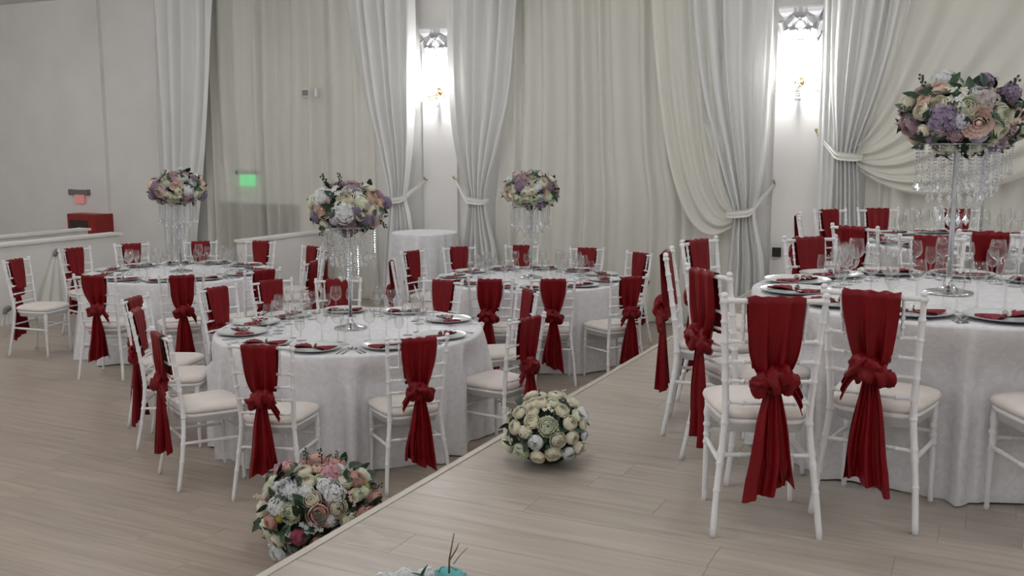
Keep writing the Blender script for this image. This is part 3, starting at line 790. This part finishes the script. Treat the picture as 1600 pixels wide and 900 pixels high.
def flat(pts_w, z, th=.0022):
    # pts_w: list of (y, halfwidth, dz)
    m = MB(); vs = []; fs = []
    for y, hw, dz in pts_w: vs += [(-hw, y, z + dz), (hw, y, z + dz), (hw*.8, y, z + dz + th), (-hw*.8, y, z + dz + th)]
    for i in range(len(pts_w) - 1):
        for k in range(4): fs.append((i*4 + k, i*4 + (k + 1) % 4, i*4 + 4 + (k + 1) % 4, i*4 + 4 + k))
    fs += [(0, 1, 2, 3), tuple(len(vs) - 4 + k for k in range(4))]
    return m.add(vs, fs)
def fork():
    m = flat([(-.10, .006, 0), (-.06, .007, .002), (0, .0035, .006), (.045, .0035, .006), (.06, .010, .003), (.072, .012, .001)], .0005)
    for x in (-.0095, -.0032, .0032, .0095): m.add(*[(lambda q: (q.v, q.f))(flat([(.071, .0018, .001), (.095, .0016, .001), (.108, .0006, .005)], .0005))][0]); \
        m.v[-12:] = [(p[0] + x, p[1], p[2]) for p in m.v[-12:]]
    return m.mesh('fork', 'steel')
FORK = fork()
KNIFE = flat([(-.11, .005, 0), (-.05, .0065, .001), (.0, .006, .001), (.01, .0085, .0005), (.07, .0095, .0005), (.10, .006, 0), (.112, .001, 0)], .0005).mesh('knife', 'steel')
sp = flat([(-.10, .006, 0), (-.06, .0065, .002), (0, .0035, .006), (.05, .004, .005)], .0005); sp.ball((0, .073, .006), (.017, .027, .005), 12, 6)
SPOON = sp.mesh('spoon', 'steel')
HOURS = ['twelve', 'one', 'two', 'three', 'four', 'five', 'six', 'seven', 'eight', 'nine', 'ten', 'eleven']
ANG = dict(A=[24.7, 66, 103, 139, 167, 196, 230, 261, 297.4, 335.2],
           B=[(i*32.727 + 12) % 360 for i in range(11)], C=[(i*32.727 + 14) % 360 for i in range(11)],
           D=[262.5, 235.5, 207.4, 177, 148, 119.5, 91, 62, 32, 2, 332, 297], E=[(i*30 + 5) % 360 for i in range(12)])
rs = random.Random(5)
for k, (cx, cy, cz) in TAB.items():
    used = set(); tz = cz + TH + .0015
    for a in sorted(ANG[k], key=lambda q: abs(((90 - q) % 360)/30 - round(((90 - q) % 360)/30))):
        hr = round(((90 - a) % 360)/30) % 12
        if hr in used:
            alt = [(hr + 1) % 12, (hr - 1) % 12, (hr + 2) % 12, (hr - 2) % 12]
            f = ((90 - a) % 360)/30 - hr
            alt.sort(key=lambda q: min((((90 - a) % 360)/30 - q) % 12, (q - ((90 - a) % 360)/30) % 12))
            hr = [q for q in alt if q not in used][0]
        used.add(hr)
        at = " at %s o'clock on the %s" % (HOURS[hr], TN[k])
        th = R(a + rs.uniform(-1.5, 1.5)); ex, ey = cos(th), sin(th)
        rz = th + pi/2                     # local +y points to the table centre
        def P(lx, ly, z=0): # ly inward from the plate centre
            r = .715 - ly; return (cx + ex*r - ey*(-lx)*-1*-1, cy + ey*r + ex*(-lx)*-1*-1, tz + z)
        pc = (cx + ex*.715, cy + ey*.715, tz)
        e = tag(empty('charger_plate', pc, rz), 'grey-rimmed glass charger plate' + at, 'plate', 'charger plates')
        link('rim', CHARGER, e); link('plate_face', WELL, e)
        nr = rz + rs.uniform(-.5, .5)
        n = tag(link('napkin', NAP,  loc=(pc[0], pc[1], tz + .0078), rz=nr), 'burgundy bow-folded napkin' + at, 'napkin', 'burgundy napkins')
        link('paper_band', BAND, n, mtx=Matrix.Translation((0, 0, .0165)) @ Matrix.Rotation(R(90), 4, 'Y') @ Matrix.Diagonal((.9, 1, 1, 1)))
        link('ribbon', RIB, n, (0, 0, .004))
        M4 = Matrix.Translation(pc) @ Matrix.Rotation(rz, 4, 'Z')
        def put(nm, me, lx, ly, dr, lab, cat, grp):
            p = M4 @ Vector((lx, ly, 0)); tag(link(nm, me, loc=p, rz=rz + dr), lab + at, cat, grp)
        # rz turns local +y towards the centre
        put('fork', FORK, -.190, -.02, rs.uniform(-.05, .05), 'steel dinner fork beside the plate', 'fork', 'forks')
        put('fork', FORK, -.222, -.03, rs.uniform(-.05, .05), 'steel outer fork', 'fork', 'forks')
        put('knife', KNIFE, .190, -.02, rs.uniform(-.12, .06), 'steel dinner knife beside the plate', 'knife', 'knives')
        put('spoon', SPOON, .224, -.025, rs.uniform(-.12, .06), 'steel spoon', 'spoon', 'spoons')
        put('wine_glass', G1, .075, .225, 0, 'tall red-wine glass', 'wine glass', 'wine glasses')
        put('wine_glass', G2, -.035, .235, 0, 'middle-sized white-wine glass', 'wine glass', 'wine glasses')
        put('wine_glass', G3, .140, .165, 0, 'small tulip glass', 'wine glass', 'wine glasses')

# ------------------------------------------------------------------ flowers
def rose_mesh(seed, m, layers, ruffle=0.0, eye=None):
    """petals lie on nested spheres; each layer is (radius, closing angle, petals, flare)"""
    rnd = random.Random(seed); mb = MB()
    if eye: mb.ball((0, 0, -.05), (.16, .16, .22), 8, 6)
    for (r, ps, n, fl) in layers:
        a0 = rnd.random()*6.28
        for k in range(n):
            th = a0 + 2*pi*k/n + rnd.uniform(-.12, .12); wdt = pi/n*1.30; rr = r*rnd.uniform(.95, 1.05); pm = R(ps + rnd.uniform(-6, 6)); pz = rnd.random()*6
            def g(a, b):
                s = a*2 - 1
                q = R(35) + (pm - R(35))*b*(1 - .10*s*s)
                rad = rr*sin(q) + fl*max(0, b - .6)**1.3; z = -rr*.92*cos(q) - fl*.25*max(0, b - .75)
                if ruffle: rad += ruffle*sin(4*s*pi + pz)*b*b; z += ruffle*.7*cos(3*s*pi + pz)*b*b
                an = th + s*wdt*(.5 + .5*sin(pi*min(1, b*.75)))
                sp = 1 + .045*s                      # one side of a petal overlaps its neighbour
                return (rad*sp*cos(an), rad*sp*sin(an), z - .08)
            mb.grid(g, 7, 6)
    return mb.mesh('flower', m)
L_ROSE = [(.26, 165, 3, 0), (.42, 150, 3, .02), (.58, 138, 4, .05), (.74, 122, 5, .10), (.88, 104, 5, .20), (.94, 82, 6, .25)]
L_OPEN = [(.30, 122, 5, .08), (.48, 108, 5, .15), (.68, 96, 6, .22), (.84, 84, 6, .3), (.92, 68, 7, .35)]
L_BUD = [(.30, 168, 3, 0), (.48, 158, 3, 0), (.66, 146, 4, .02), (.80, 128, 5, .04), (.88, 104, 5, .10)]
L_PEONY = [(.24, 160, 4, .02), (.40, 150, 5, .05), (.55, 140, 6, .08), (.70, 126, 7, .12), (.84, 108, 7, .18), (.94, 84, 7, .25)]
def hydrangea_mesh(seed, m):
    rnd = random.Random(seed); mb = MB(); n = 90
    mb.ball((0, 0, 0), .70, 10, 7)
    for i in range(n):
        z = 1 - (i + .5)/n*1.55; ph = i*2.39996; q = math.sqrt(max(0, 1 - z*z))
        d = Vector((q*cos(ph), q*sin(ph), z)); c = d*rnd.uniform(.78, 1.02)
        a = d.cross(Vector((.3, .5, .8))).normalized(); b = d.cross(a); s = rnd.uniform(.19, .25); r0 = rnd.random()*6
        for k in range(4):
            t = r0 + k*pi/2; dr = a*cos(t) + b*sin(t); sd = a*-sin(t) + b*cos(t)
            mb.add([c, c + dr*s*.55 + sd*s*.5 + d*.07, c + dr*s*1.05 + d*rnd.uniform(-.04, .08), c + dr*s*.55 - sd*s*.5 + d*.05], [(0, 1, 2, 3)])
    return mb.mesh('flower', m)
def star_mesh(m):
    mb = MB()
    for f, (ox, oy, oz) in enumerate(((0, 0, .3), (.75, .2, .1), (-.5, .6, .15), (-.2, -.75, .05))):
        for k in range(5):
            t = 2*pi*k/5 + f; c, s = cos(t), sin(t)
            P = lambda r, w, z: (ox + r*c - w*s, oy + r*s + w*c, oz + z)
            mb.add([P(0, 0, 0), P(.28, .17, .08), P(.55, 0, .03), P(.28, -.17, .08)], [(0, 1, 2, 3)])
        mb.ball((ox, oy, oz + .03), .07, 6, 4); mb.tube([(ox, oy, oz), (ox*.4, oy*.4, -.4)], .03, 4)
    return mb.mesh('flower', m)
def leaf_mesh(m, wd=.27, droop=.25):
    def g(a, b):
        s = a*2 - 1; w = wd*sin(pi*min(1, b*.97 + .02))**.8*(1 - .25*b)
        return (b, s*w, .10*abs(s)*w*4*.5 - droop*b*b)
    return MB().grid(g, 4, 7).mesh('leaf', m)
LEAF = [leaf_mesh('leaf'), leaf_mesh('leaf', .36, .4), leaf_mesh('leaf_grey', .22, .1), leaf_mesh('leaf_bright', .25, .2)]
def sprig_mesh(m, flower):
    mb = MB(); mb.tube([(0, 0, 0), (.5, .05, .04), (1.0, 0, -.02)], [.03, .022, .012], 5)
    for i in range(9):
        t = .35 + .65*i/8; a = i*2.4; mb.ball((t, .11*cos(a), .11*sin(a)), (.085, .065, .065), 6, 4)
    return mb.mesh('sprig', m)
SPRIG = {'cream': sprig_mesh('petal_cream', 1), 'green': sprig_mesh('leaf_grey', 0)}
FC = {}
def flower(kind, col):
    k = (kind, col)
    if k not in FC:
        m = 'petal_' + col
        FC[k] = {'r': lambda: rose_mesh(1, m, L_ROSE), 'b': lambda: rose_mesh(2, m, L_BUD), 'o': lambda: rose_mesh(3, m, L_OPEN, .05, True),
                 'p': lambda: rose_mesh(4, m, L_PEONY, .06), 'h': lambda: hydrangea_mesh(5, m), 's': lambda: star_mesh(m)}[kind]()
    return FC[k]
FNAME = dict(r='rose', b='rose', o='peony', p='peony', h='hydrangea', s='blossom')
def bouquet(name, label, cat, center, axes, px0, half, items, leaves, palette, seed, floor=None, nleaf=70, group=None, fill=26, origin=None, leafset=(0, 0, 1, 2), rfill=.055, lsize=.07, front=4, lsink=.22, fsize=1.06):
    """flowers on an ellipsoid; items are (x, y, r, kind, colour) in picture pixels of the photograph around px0"""
    rnd = random.Random(seed); Cn = Vector(center)
    base = Vector(origin if origin else center)
    e = tag(empty(name, base), label, cat, group)
    fw = (Cn - Vector((0, 0, CAM_Z))).normalized(); rt = fw.cross(Vector((0, 0, 1))).normalized(); up = rt.cross(fw)
    a, b, c = axes                     # right, up, depth half sizes
    ppm = half[0]/a
    if floor is None: rv, uv_, dv = rt, up, -fw
    else: rv, uv_, dv = rt, up, -fw
    def surf(d): return Cn + rv*d[0]*a + uv_*d[1]*b + dv*d[2]*c
    def nrm(d): return (rv*(d[0]/a) + uv_*(d[1]/b) + dv*(d[2]/c)).normalized()
    def place(nm, me, p, n, s, spin, sink, fz=1):
        q = n.to_track_quat('Z', 'Y').to_matrix().to_4x4()
        M = Matrix.Translation(p - base - n*s*sink) @ q @ Matrix.Rotation(spin, 4, 'Z') @ Matrix.Diagonal((s, s, s*fz, 1))
        return link(nm, me, e, mtx=M)
    dirs = []
    for (x, y, r, kd, col) in items:
        dx, dy = (x - px0[0])/half[0]*.93, -(y - px0[1])/half[1]*.93
        q = math.hypot(dx, dy)
        if q > .995: dx, dy = dx/q*.995, dy/q*.995
        d = (dx, dy, math.sqrt(max(0, 1 - dx*dx - dy*dy)))
        s = r/ppm; p = surf(d)*.86 + Cn*.14; n = nrm(d)
        if floor is not None: p.z = max(p.z, floor + s*.75)
        place(FNAME[kd], flower(kd, col), p, n, s*fsize, rnd.random()*6.28, {'h': .42, 'o': -.05}.get(kd, 0.0), .62 if kd == 'o' else 1); dirs.append(Vector(d))
    # the side turned away from the photographer
    k = 0
    for i in range(900):
        z = rnd.uniform(-1, .25); th = rnd.random()*6.28; q = math.sqrt(max(0, 1 - z*z)); d = Vector((q*cos(th), q*sin(th), z))
        p = surf(d)*.86 + Cn*.14
        if floor is not None and p.z < floor + .045: continue
        if any((d - o).length < rfill/((a + b)/2)*1.45 for o in dirs): continue
        kd, col = rnd.choice(palette); n = nrm(d); dirs.append(d)
        place(FNAME[kd], flower(kd, col), p, n, rfill*rnd.uniform(.8, 1.1), rnd.random()*6.28, 0.0); k += 1
        if k >= fill: break
    # wide gaps on the front
    k = 0
    for i in range(600):
        z = rnd.uniform(.1, 1); th = rnd.random()*6.28; q = math.sqrt(max(0, 1 - z*z)); d = Vector((q*cos(th), q*sin(th), z))
        p = surf(d)*.84 + Cn*.16
        if floor is not None and p.z < floor + .045: continue
        if any((d - o).length < rfill/((a + b)/2)*1.75 for o in dirs): continue
        kd, col = rnd.choice(palette); dirs.append(d)
        place(FNAME[kd], flower(kd, col), p, nrm(d), rfill*rnd.uniform(.7, .9), rnd.random()*6.28, 0.0); k += 1
        if k >= front: break
    def leaf(d, s, me, poke):
        n = nrm(d); p = surf(d)*(1 - lsink) + Cn*lsink
        t = n.cross(Vector((rnd.uniform(-1, 1), rnd.uniform(-1, 1), rnd.uniform(-1, 1)))).normalized()
        x = (n*poke + t*(1 - poke)).normalized(); z = (n - x*n.dot(x))
        z = z.normalized() if z.length > .05 else x.orthogonal().normalized()
        y = z.cross(x)
        if floor is not None:
            tip = p + x*s
            if tip.z < floor + .02: p = p + Vector((0, 0, floor + .02 - tip.z))
        M = Matrix.Translation(p - base) @ Matrix((x, y, z)).transposed().to_4x4() @ Matrix.Scale(s, 4)
        link('sprig' if me in SPRIG.values() else 'leaf', me, e, mtx=M)
    for (x, y, s, kd) in leaves:
        dx, dy = (x - px0[0])/half[0]*.9, -(y - px0[1])/half[1]*.9
        q = math.hypot(dx, dy)
        if q > .97: dx, dy = dx/q*.97, dy/q*.97
        me = SPRIG[kd] if kd in SPRIG else LEAF[kd]
        leaf(Vector((dx, dy, math.sqrt(max(0, 1 - dx*dx - dy*dy)))), s/ppm*1.6, me, .85 if kd in SPRIG else .45)
    for i in range(nleaf):
        z = 1 - 2*(i + .5)/nleaf; th = i*2.39996 + rnd.random(); q = math.sqrt(max(0, 1 - z*z))
        d = Vector((q*cos(th), q*sin(th), z))
        if floor is not None and surf(d).z < floor + .03: continue
        leaf(d, lsize*rnd.uniform(.7, 1.2), LEAF[rnd.choice(leafset)], rnd.uniform(.35, .75))
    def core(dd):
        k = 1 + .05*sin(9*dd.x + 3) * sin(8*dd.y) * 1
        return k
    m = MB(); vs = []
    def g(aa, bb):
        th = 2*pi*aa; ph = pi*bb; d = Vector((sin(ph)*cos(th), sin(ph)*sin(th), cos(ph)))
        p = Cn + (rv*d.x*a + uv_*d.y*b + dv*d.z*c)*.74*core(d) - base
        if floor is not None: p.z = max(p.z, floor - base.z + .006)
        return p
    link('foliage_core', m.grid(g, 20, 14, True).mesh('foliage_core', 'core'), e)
    return e
PALP = [('r', 'cream'), ('r', 'cream'), ('h', 'white'), ('o', 'blush'), ('h', 'purple'), ('p', 'mauve'), ('r', 'peach'), ('p', 'greenwhite')]
# crystal stands
SH = .705
def strand(n, r, gap, end): return drop_mesh(n, r, gap, end).mesh('crystal_strand', 'crystal')
ST_OUT, ST_MID, ST_IN = strand(11, .0062, .0165, .0125), strand(14, .0062, .0165, .0135), strand(20, .0062, .0165, .0150)
st_base = MB().lathe([(0, 0), (.108, 0), (.112, .004), (.108, .009), (.07, .016), (.038, .026), (.022, .042), (.015, .06), (.0125, .08)], 36).mesh('base', 'silver')
st_pole = MB().lathe([(.0125, .07), (.0125, SH - .02), (.02, SH - .012), (.022, SH - .004), (.06, SH), (.06, SH + .012), (0, SH + .012)], 16).mesh('pole', 'silver')
def ring(r, z, tr=.004):
    def g(a, b):
        t = 2*pi*a; p = 2*pi*b; return ((r + tr*cos(p))*cos(t), (r + tr*cos(p))*sin(t), z + tr*sin(p))
    return MB().grid(g, 40, 6, True)
rg = ring(.175, SH - .005); [rg.v.extend(q.v) or None for q in []]
for rr in (.115, .06):
    q = ring(rr, SH - .005); rg.add(q.v, q.f)
for k in range(6):
    a = k*pi/3; rg.tube([(.015*cos(a), .015*sin(a), SH - .005), (.175*cos(a), .175*sin(a), SH - .005)], .003, 5)
st_ring = rg.mesh('hoop', 'silver')
def stand(x, y, z, label):
    e = tag(empty('crystal_stand', (x, y, z)), label, 'flower stand', 'crystal flower stands')
    link('base', st_base, e); link('pole', st_pole, e); link('hoop', st_ring, e)
    for me, n, rr in ((ST_OUT, 26, .175), (ST_MID, 16, .115), (ST_IN, 8, .06)):
        for k in range(n):
            a = 2*pi*(k + .5*(n == 16))/n; link('crystal_strand', me, e, (rr*cos(a), rr*sin(a), SH - .01), a)
for k, (x, y, z) in TAB.items():
    stand(x, y, z + TH + .0015, 'chrome stand hung with crystal strands in the middle of the ' + TN[k])
BZ = TH + SH + .125
gp = 'flower balls on the crystal stands'
def stb(k, px0, half, items, leaves, seed, label):
    x, y, z = TAB[k]
    bouquet('flower_ball', label, 'flowers', (x, y, z + BZ), (.295, .195, .27), px0, half, items, leaves, PALP, seed, group=gp, origin=(x, y, z + TH + SH + .0135), nleaf=92, fill=24)
stb('D', (1498, 176), (100, 66), [(1531, 190, 25, 'o', 'blush'), (1468, 182, 24, 'h', 'purple'), (1432, 165, 15, 'r', 'cream'), (1462, 155, 15, 'r', 'cream'), (1512, 160, 19, 'p', 'greenwhite'), (1411, 199, 18, 'p', 'mauve'),
    (1436, 205, 11, 'b', 'cream'), (1462, 205, 12, 'b', 'cream'), (1500, 187, 14, 'h', 'lavender'), (1571, 173, 15, 'p', 'greenwhite'), (1570, 205, 15, 'r', 'cream'), (1583, 214, 17, 'p', 'mauve'), (1436, 146, 14, 'p', 'peach'),
    (1488, 134, 15, 's', 'cream'), (1496, 148, 13, 's', 'white'), (1545, 145, 20, 'h', 'taupe'), (1528, 132, 12, 'p', 'white'), (1535, 219, 13, 'o', 'lavender'), (1562, 228, 10, 'r', 'cream'), (1492, 214, 13, 'h', 'mauve'), (1450, 224, 9, 'h', 'purple'), (1452, 192, 7, 's', 'lavender'), (1590, 180, 10, 'r', 'cream'), (1507, 117, 11, 'p', 'greenwhite')],
    [(1470, 125, 20, 1), (1480, 114, 18, 0), (1458, 132, 20, 1), (1508, 126, 18, 0), (1516, 132, 18, 0), (1440, 222, 18, 0), (1425, 230, 16, 0), (1448, 216, 15, 0), (1560, 160, 16, 3), (1553, 166, 15, 0), (1590, 122, 20, 'green'), (1428, 124, 18, 'green'), (1410, 162, 16, 'green'), (1520, 112, 16, 0), (1592, 160, 15, 'green'), (1486, 165, 12, 0)],
    1, 'large flower ball with blush peony on the front platform table stand')
stb('A', (545, 311), (63, 44), [(498, 290, 15, 'h', 'white'), (501, 315, 15, 'o', 'peach'), (488, 331, 9, 'h', 'purple'), (543, 295, 14, 'p', 'cream'), (538, 323, 17, 'h', 'white'), (540, 342, 15, 'o', 'mauve'), (560, 318, 9, 'h', 'purple'), (568, 303, 12, 'h', 'greenwhite'), (553, 272, 10, 'p', 'mauve'), (545, 281, 9, 'p', 'white'), (563, 284, 9, 'r', 'white'), (567, 329, 8, 'b', 'cream'), (580, 335, 11, 'h', 'purple'), (587, 293, 10, 'p', 'peach'), (588, 320, 11, 'r', 'cream'), (598, 328, 9, 'p', 'white'), (502, 344, 8, 'r', 'cream'), (522, 283, 10, 's', 'white'), (520, 338, 7, 'h', 'lavender'), (578, 308, 8, 'h', 'taupe')],
    [(522, 315, 14, 0), (528, 312, 12, 3), (523, 292, 12, 0), (533, 268, 12, 'green'), (590, 307, 12, 0), (560, 346, 12, 0), (507, 268, 14, 'green'), (490, 352, 12, 'green'), (606, 335, 12, 'green'), (530, 345, 10, 0), (583, 305, 10, 3), (513, 330, 10, 0)],
    2, 'flower ball with peach rose at left on the front left table stand')
stb('B', (283, 281), (46, 31), [(275, 257, 9, 'h', 'mauve'), (281, 273, 11, 'o', 'blush'), (294, 261, 8, 'p', 'white'), (263, 268, 9, 'p', 'greenwhite'), (252, 287, 11, 'p', 'blush'), (286, 288, 7, 'b', 'cream'), (265, 298, 9, 'r', 'cream'), (283, 301, 9, 'r', 'cream'), (303, 302, 10, 'p', 'mauve'), (303, 287, 9, 'h', 'white'), (311, 272, 7, 'p', 'white'), (318, 295, 9, 'p', 'greenwhite'), (243, 279, 8, 'h', 'purple'), (259, 282, 5, 'h', 'lavender'), (325, 287, 7, 'r', 'cream')],
    [(298, 275, 9, 0), (317, 280, 9, 0), (274, 289, 7, 3), (244, 302, 9, 0), (300, 268, 9, 0), (256, 275, 7, 0), (322, 270, 9, 0)],
    3, 'small-looking flower ball on the left rear table stand, nearest the bare wall')
stb('C', (836, 287), (45, 33), [(820, 267, 12, 'h', 'mauve'), (838, 270, 10, 'p', 'cream'), (815, 281, 8, 'h', 'purple'), (857, 273, 8, 'r', 'cream'), (862, 289, 9, 'o', 'peach'), (825, 293, 7, 'b', 'cream'), (803, 285, 8, 'r', 'cream'), (813, 306, 9, 'p', 'greenwhite'), (800, 302, 7, 'r', 'cream'), (838, 291, 7, 'b', 'cream'), (841, 307, 8, 'p', 'greenwhite'), (852, 303, 7, 'p', 'white'), (848, 281, 7, 'h', 'white'), (866, 302, 7, 'h', 'greenwhite'), (827, 306, 7, 'r', 'cream'), (870, 280, 7, 'h', 'purple'), (829, 280, 6, 'r', 'white')],
    [(805, 272, 9, 0), (830, 260, 8, 0), (848, 294, 7, 0), (872, 295, 8, 0), (808, 294, 7, 0), (860, 310, 8, 0), (845, 262, 8, 'green')],
    4, 'flower ball on the middle rear table stand before the sheer drape')
stb('E', (1541, 198), (64, 43), [(1520, 190, 14, 'r', 'cream'), (1560, 195, 14, 'o', 'blush'), (1540, 178, 14, 'h', 'white'), (1535, 212, 13, 'h', 'purple'), (1575, 210, 11, 'p', 'mauve'), (1505, 208, 11, 'r', 'cream'), (1560, 220, 10, 'p', 'white'), (1570, 178, 10, 'r', 'cream')],
    [(1520, 175, 12, 0), (1555, 165, 12, 0), (1590, 195, 12, 0), (1500, 190, 12, 0)], 5, 'flower ball on the rear platform stand, mostly hidden behind the large one')

# floor bouquets
bouquet('cream_flower_ball', 'dome of cream and white roses standing on the platform floor at its edge', 'flowers', (.155, 4.40, .150), (.232, .205, .225), (849, 672), (79, 66),
    [(840, 620, 13, 'r', 'cream'), (826, 621, 11, 'r', 'cream'), (811, 627, 10, 'r', 'cream'), (863, 621, 11, 'r', 'greenwhite'), (880, 635, 14, 'r', 'cream'), (823, 637, 12, 'r', 'cream'), (797, 639, 13, 'r', 'cream'), (822, 655, 14, 'r', 'cream'), (853, 665, 18, 'p', 'greenwhite'), (896, 658, 14, 'b', 'cream'),
     (789, 667, 13, 'r', 'cream'), (873, 690, 15, 'r', 'cream'), (900, 685, 13, 'b', 'cream'), (830, 694, 14, 'b', 'white'), (800, 711, 15, 'p', 'greenwhite'), (833, 721, 13, 'r', 'cream'), (864, 715, 15, 'p', 'cream'), (893, 713, 13, 'b', 'white'), (912, 704, 13, 'b', 'cream'), (911, 644, 12, 'r', 'greenwhite'),
     (925, 681, 9, 'r', 'white'), (927, 703, 9, 'b', 'cream'), (808, 675, 12, 'h', 'cream'), (890, 622, 9, 's', 'cream'), (854, 634, 9, 's', 'cream'), (922, 660, 10, 'r', 'cream'), (782, 690, 7, 's', 'cream')],
    [(804, 649, 12, 0), (877, 710, 12, 3), (783, 688, 12, 0), (792, 692, 12, 0), (843, 633, 12, 0), (889, 625, 10, 0), (878, 661, 12, 0), (834, 673, 12, 0), (902, 632, 10, 2), (848, 702, 12, 3), (862, 705, 10, 0), (883, 606, 13, 'cream'), (776, 637, 14, 'cream'), (845, 690, 12, 0), (915, 670, 12, 2), (880, 672, 12, 0), (853, 682, 12, 0), (812, 694, 10, 2)],
    [('r', 'cream'), ('r', 'cream'), ('b', 'white'), ('p', 'greenwhite')], 11, floor=0.0, nleaf=70, fill=22, origin=(.155, 4.40, 0), rfill=.040, lsize=.06, front=0, lsink=.28, fsize=.92)
bouquet('mixed_flower_ball', 'large mixed bouquet of white, coral and dusty pink flowers on the lower floor', 'flowers', (-.945, 4.66, LOW + .225), (.330, .285, .30), (493, 797), (112, 92),
    [(426, 755, 20, 'p', 'white'), (461, 725, 15, 'r', 'cream'), (490, 721, 10, 'b', 'peach'), (515, 730, 19, 'h', 'pink'), (535, 725, 11, 'h', 'white'), (544, 747, 15, 'r', 'cream'), (571, 745, 16, 'p', 'coral'), (470, 746, 13, 'r', 'cream'), (507, 755, 16, 'h', 'white'), (523, 771, 18, 'h', 'white'), (465, 765, 13, 'h', 'white'), (442, 768, 12, 'h', 'white'),
     (476, 781, 16, 'r', 'cream'), (435, 803, 17, 'p', 'greenwhite'), (405, 790, 18, 'h', 'white'), (392, 817, 14, 'p', 'coral'), (490, 809, 21, 'r', 'rose'), (527, 801, 17, 'p', 'cream'), (570, 777, 11, 'p', 'greenwhite'), (551, 774, 8, 's', 'peach'), (560, 791, 8, 's', 'peach'), (447, 852, 14, 'h', 'darkpink'), (404, 856, 14, 'r', 'cream'), (427, 848, 12, 'b', 'cream'),
     (466, 830, 10, 's', 'white'), (485, 835, 9, 's', 'white'), (512, 822, 12, 'h', 'white'), (428, 714, 11, 'p', 'coral'), (589, 761, 7, 'h', 'yellow'), (384, 765, 8, 's', 'white'), (495, 742, 9, 'r', 'greenwhite'), (585, 772, 10, 'h', 'greenwhite'), (440, 795, 7, 'h', 'yellow'), (412, 812, 7, 'h', 'yellow'), (405, 750, 9, 'b', 'white')],
    [(415, 738, 20, 0), (430, 730, 18, 0), (450, 722, 16, 2), (455, 755, 16, 0), (500, 735, 14, 0), (548, 730, 16, 0), (565, 755, 18, 0), (500, 785, 18, 0), (460, 805, 18, 0), (450, 825, 18, 3), (425, 825, 20, 3), (415, 838, 16, 0), (530, 785, 16, 0), (545, 795, 14, 0), (400, 845, 18, 0), (410, 872, 18, 0), (470, 845, 16, 0), (526, 806, 12, 3), (575, 765, 14, 3), (465, 702, 18, 'green'), (530, 705, 14, 'green'), (605, 765, 16, 'green'), (378, 768, 16, 'cream'), (500, 700, 16, 'green'), (455, 790, 16, 0), (395, 760, 16, 0), (478, 815, 14, 0), (540, 772, 12, 0)],
    [('r', 'cream'), ('h', 'white'), ('p', 'coral'), ('r', 'rose'), ('p', 'greenwhite'), ('h', 'pink')], 12, floor=LOW, nleaf=150, fill=26, origin=(-.945, 4.66, LOW), rfill=.06, lsize=.085, front=10)
tq = bouquet('turquoise_flower_ball', 'white and turquoise rose bouquet at the bottom picture edge, on the platform', 'flowers', (-.215, 2.40, .158), (.235, .215, .22), (662, 1010), (150, 135),
    [(712, 876, 30, 'b', 'turquoise'), (636, 917, 22, 'h', 'white'), (575, 930, 20, 'r', 'white'), (520, 960, 20, 'b', 'turquoise'), (665, 960, 24, 'r', 'white'), (600, 985, 24, 'b', 'turquoise'), (730, 975, 22, 'h', 'white'), (545, 1030, 22, 'r', 'white'), (650, 1040, 24, 'h', 'white'), (720, 1050, 22, 'b', 'turquoise'), (590, 1085, 22, 'h', 'white'), (670, 1105, 20, 'b', 'turquoise')],
    [(672, 872, 26, 3), (655, 905, 20, 3), (492, 895, 24, 3), (560, 960, 20, 3), (690, 1000, 20, 3), (620, 1060, 20, 3)],
    [('r', 'white'), ('b', 'turquoise'), ('h', 'white')], 13, floor=0.0, nleaf=34, fill=20, origin=(-.215, 2.40, 0), leafset=(3, 3, 0), rfill=.045, lsize=.05)
tw = MB()
p0 = Vector((-.163, 2.42, .33)) - Vector((-.215, 2.40, 0))
tw.tube([p0, p0 + Vector((.002, 0, .06)), p0 + Vector((.014, .01, .125))], [.003, .0025, .0012], 5)
tw.tube([p0 + Vector((.002, 0, .055)), p0 + Vector((.020, 0, .085)), p0 + Vector((.026, .004, .10))], [.002, .0016, .001], 5)
tw.tube([p0 + Vector((.012, 0, .045)), p0 + Vector((.03, 0, .07)), p0 + Vector((.048, .004, .088))], [.0012, .001, .0007], 5)
link('twig', tw.mesh('twig', 'twig'), tq)
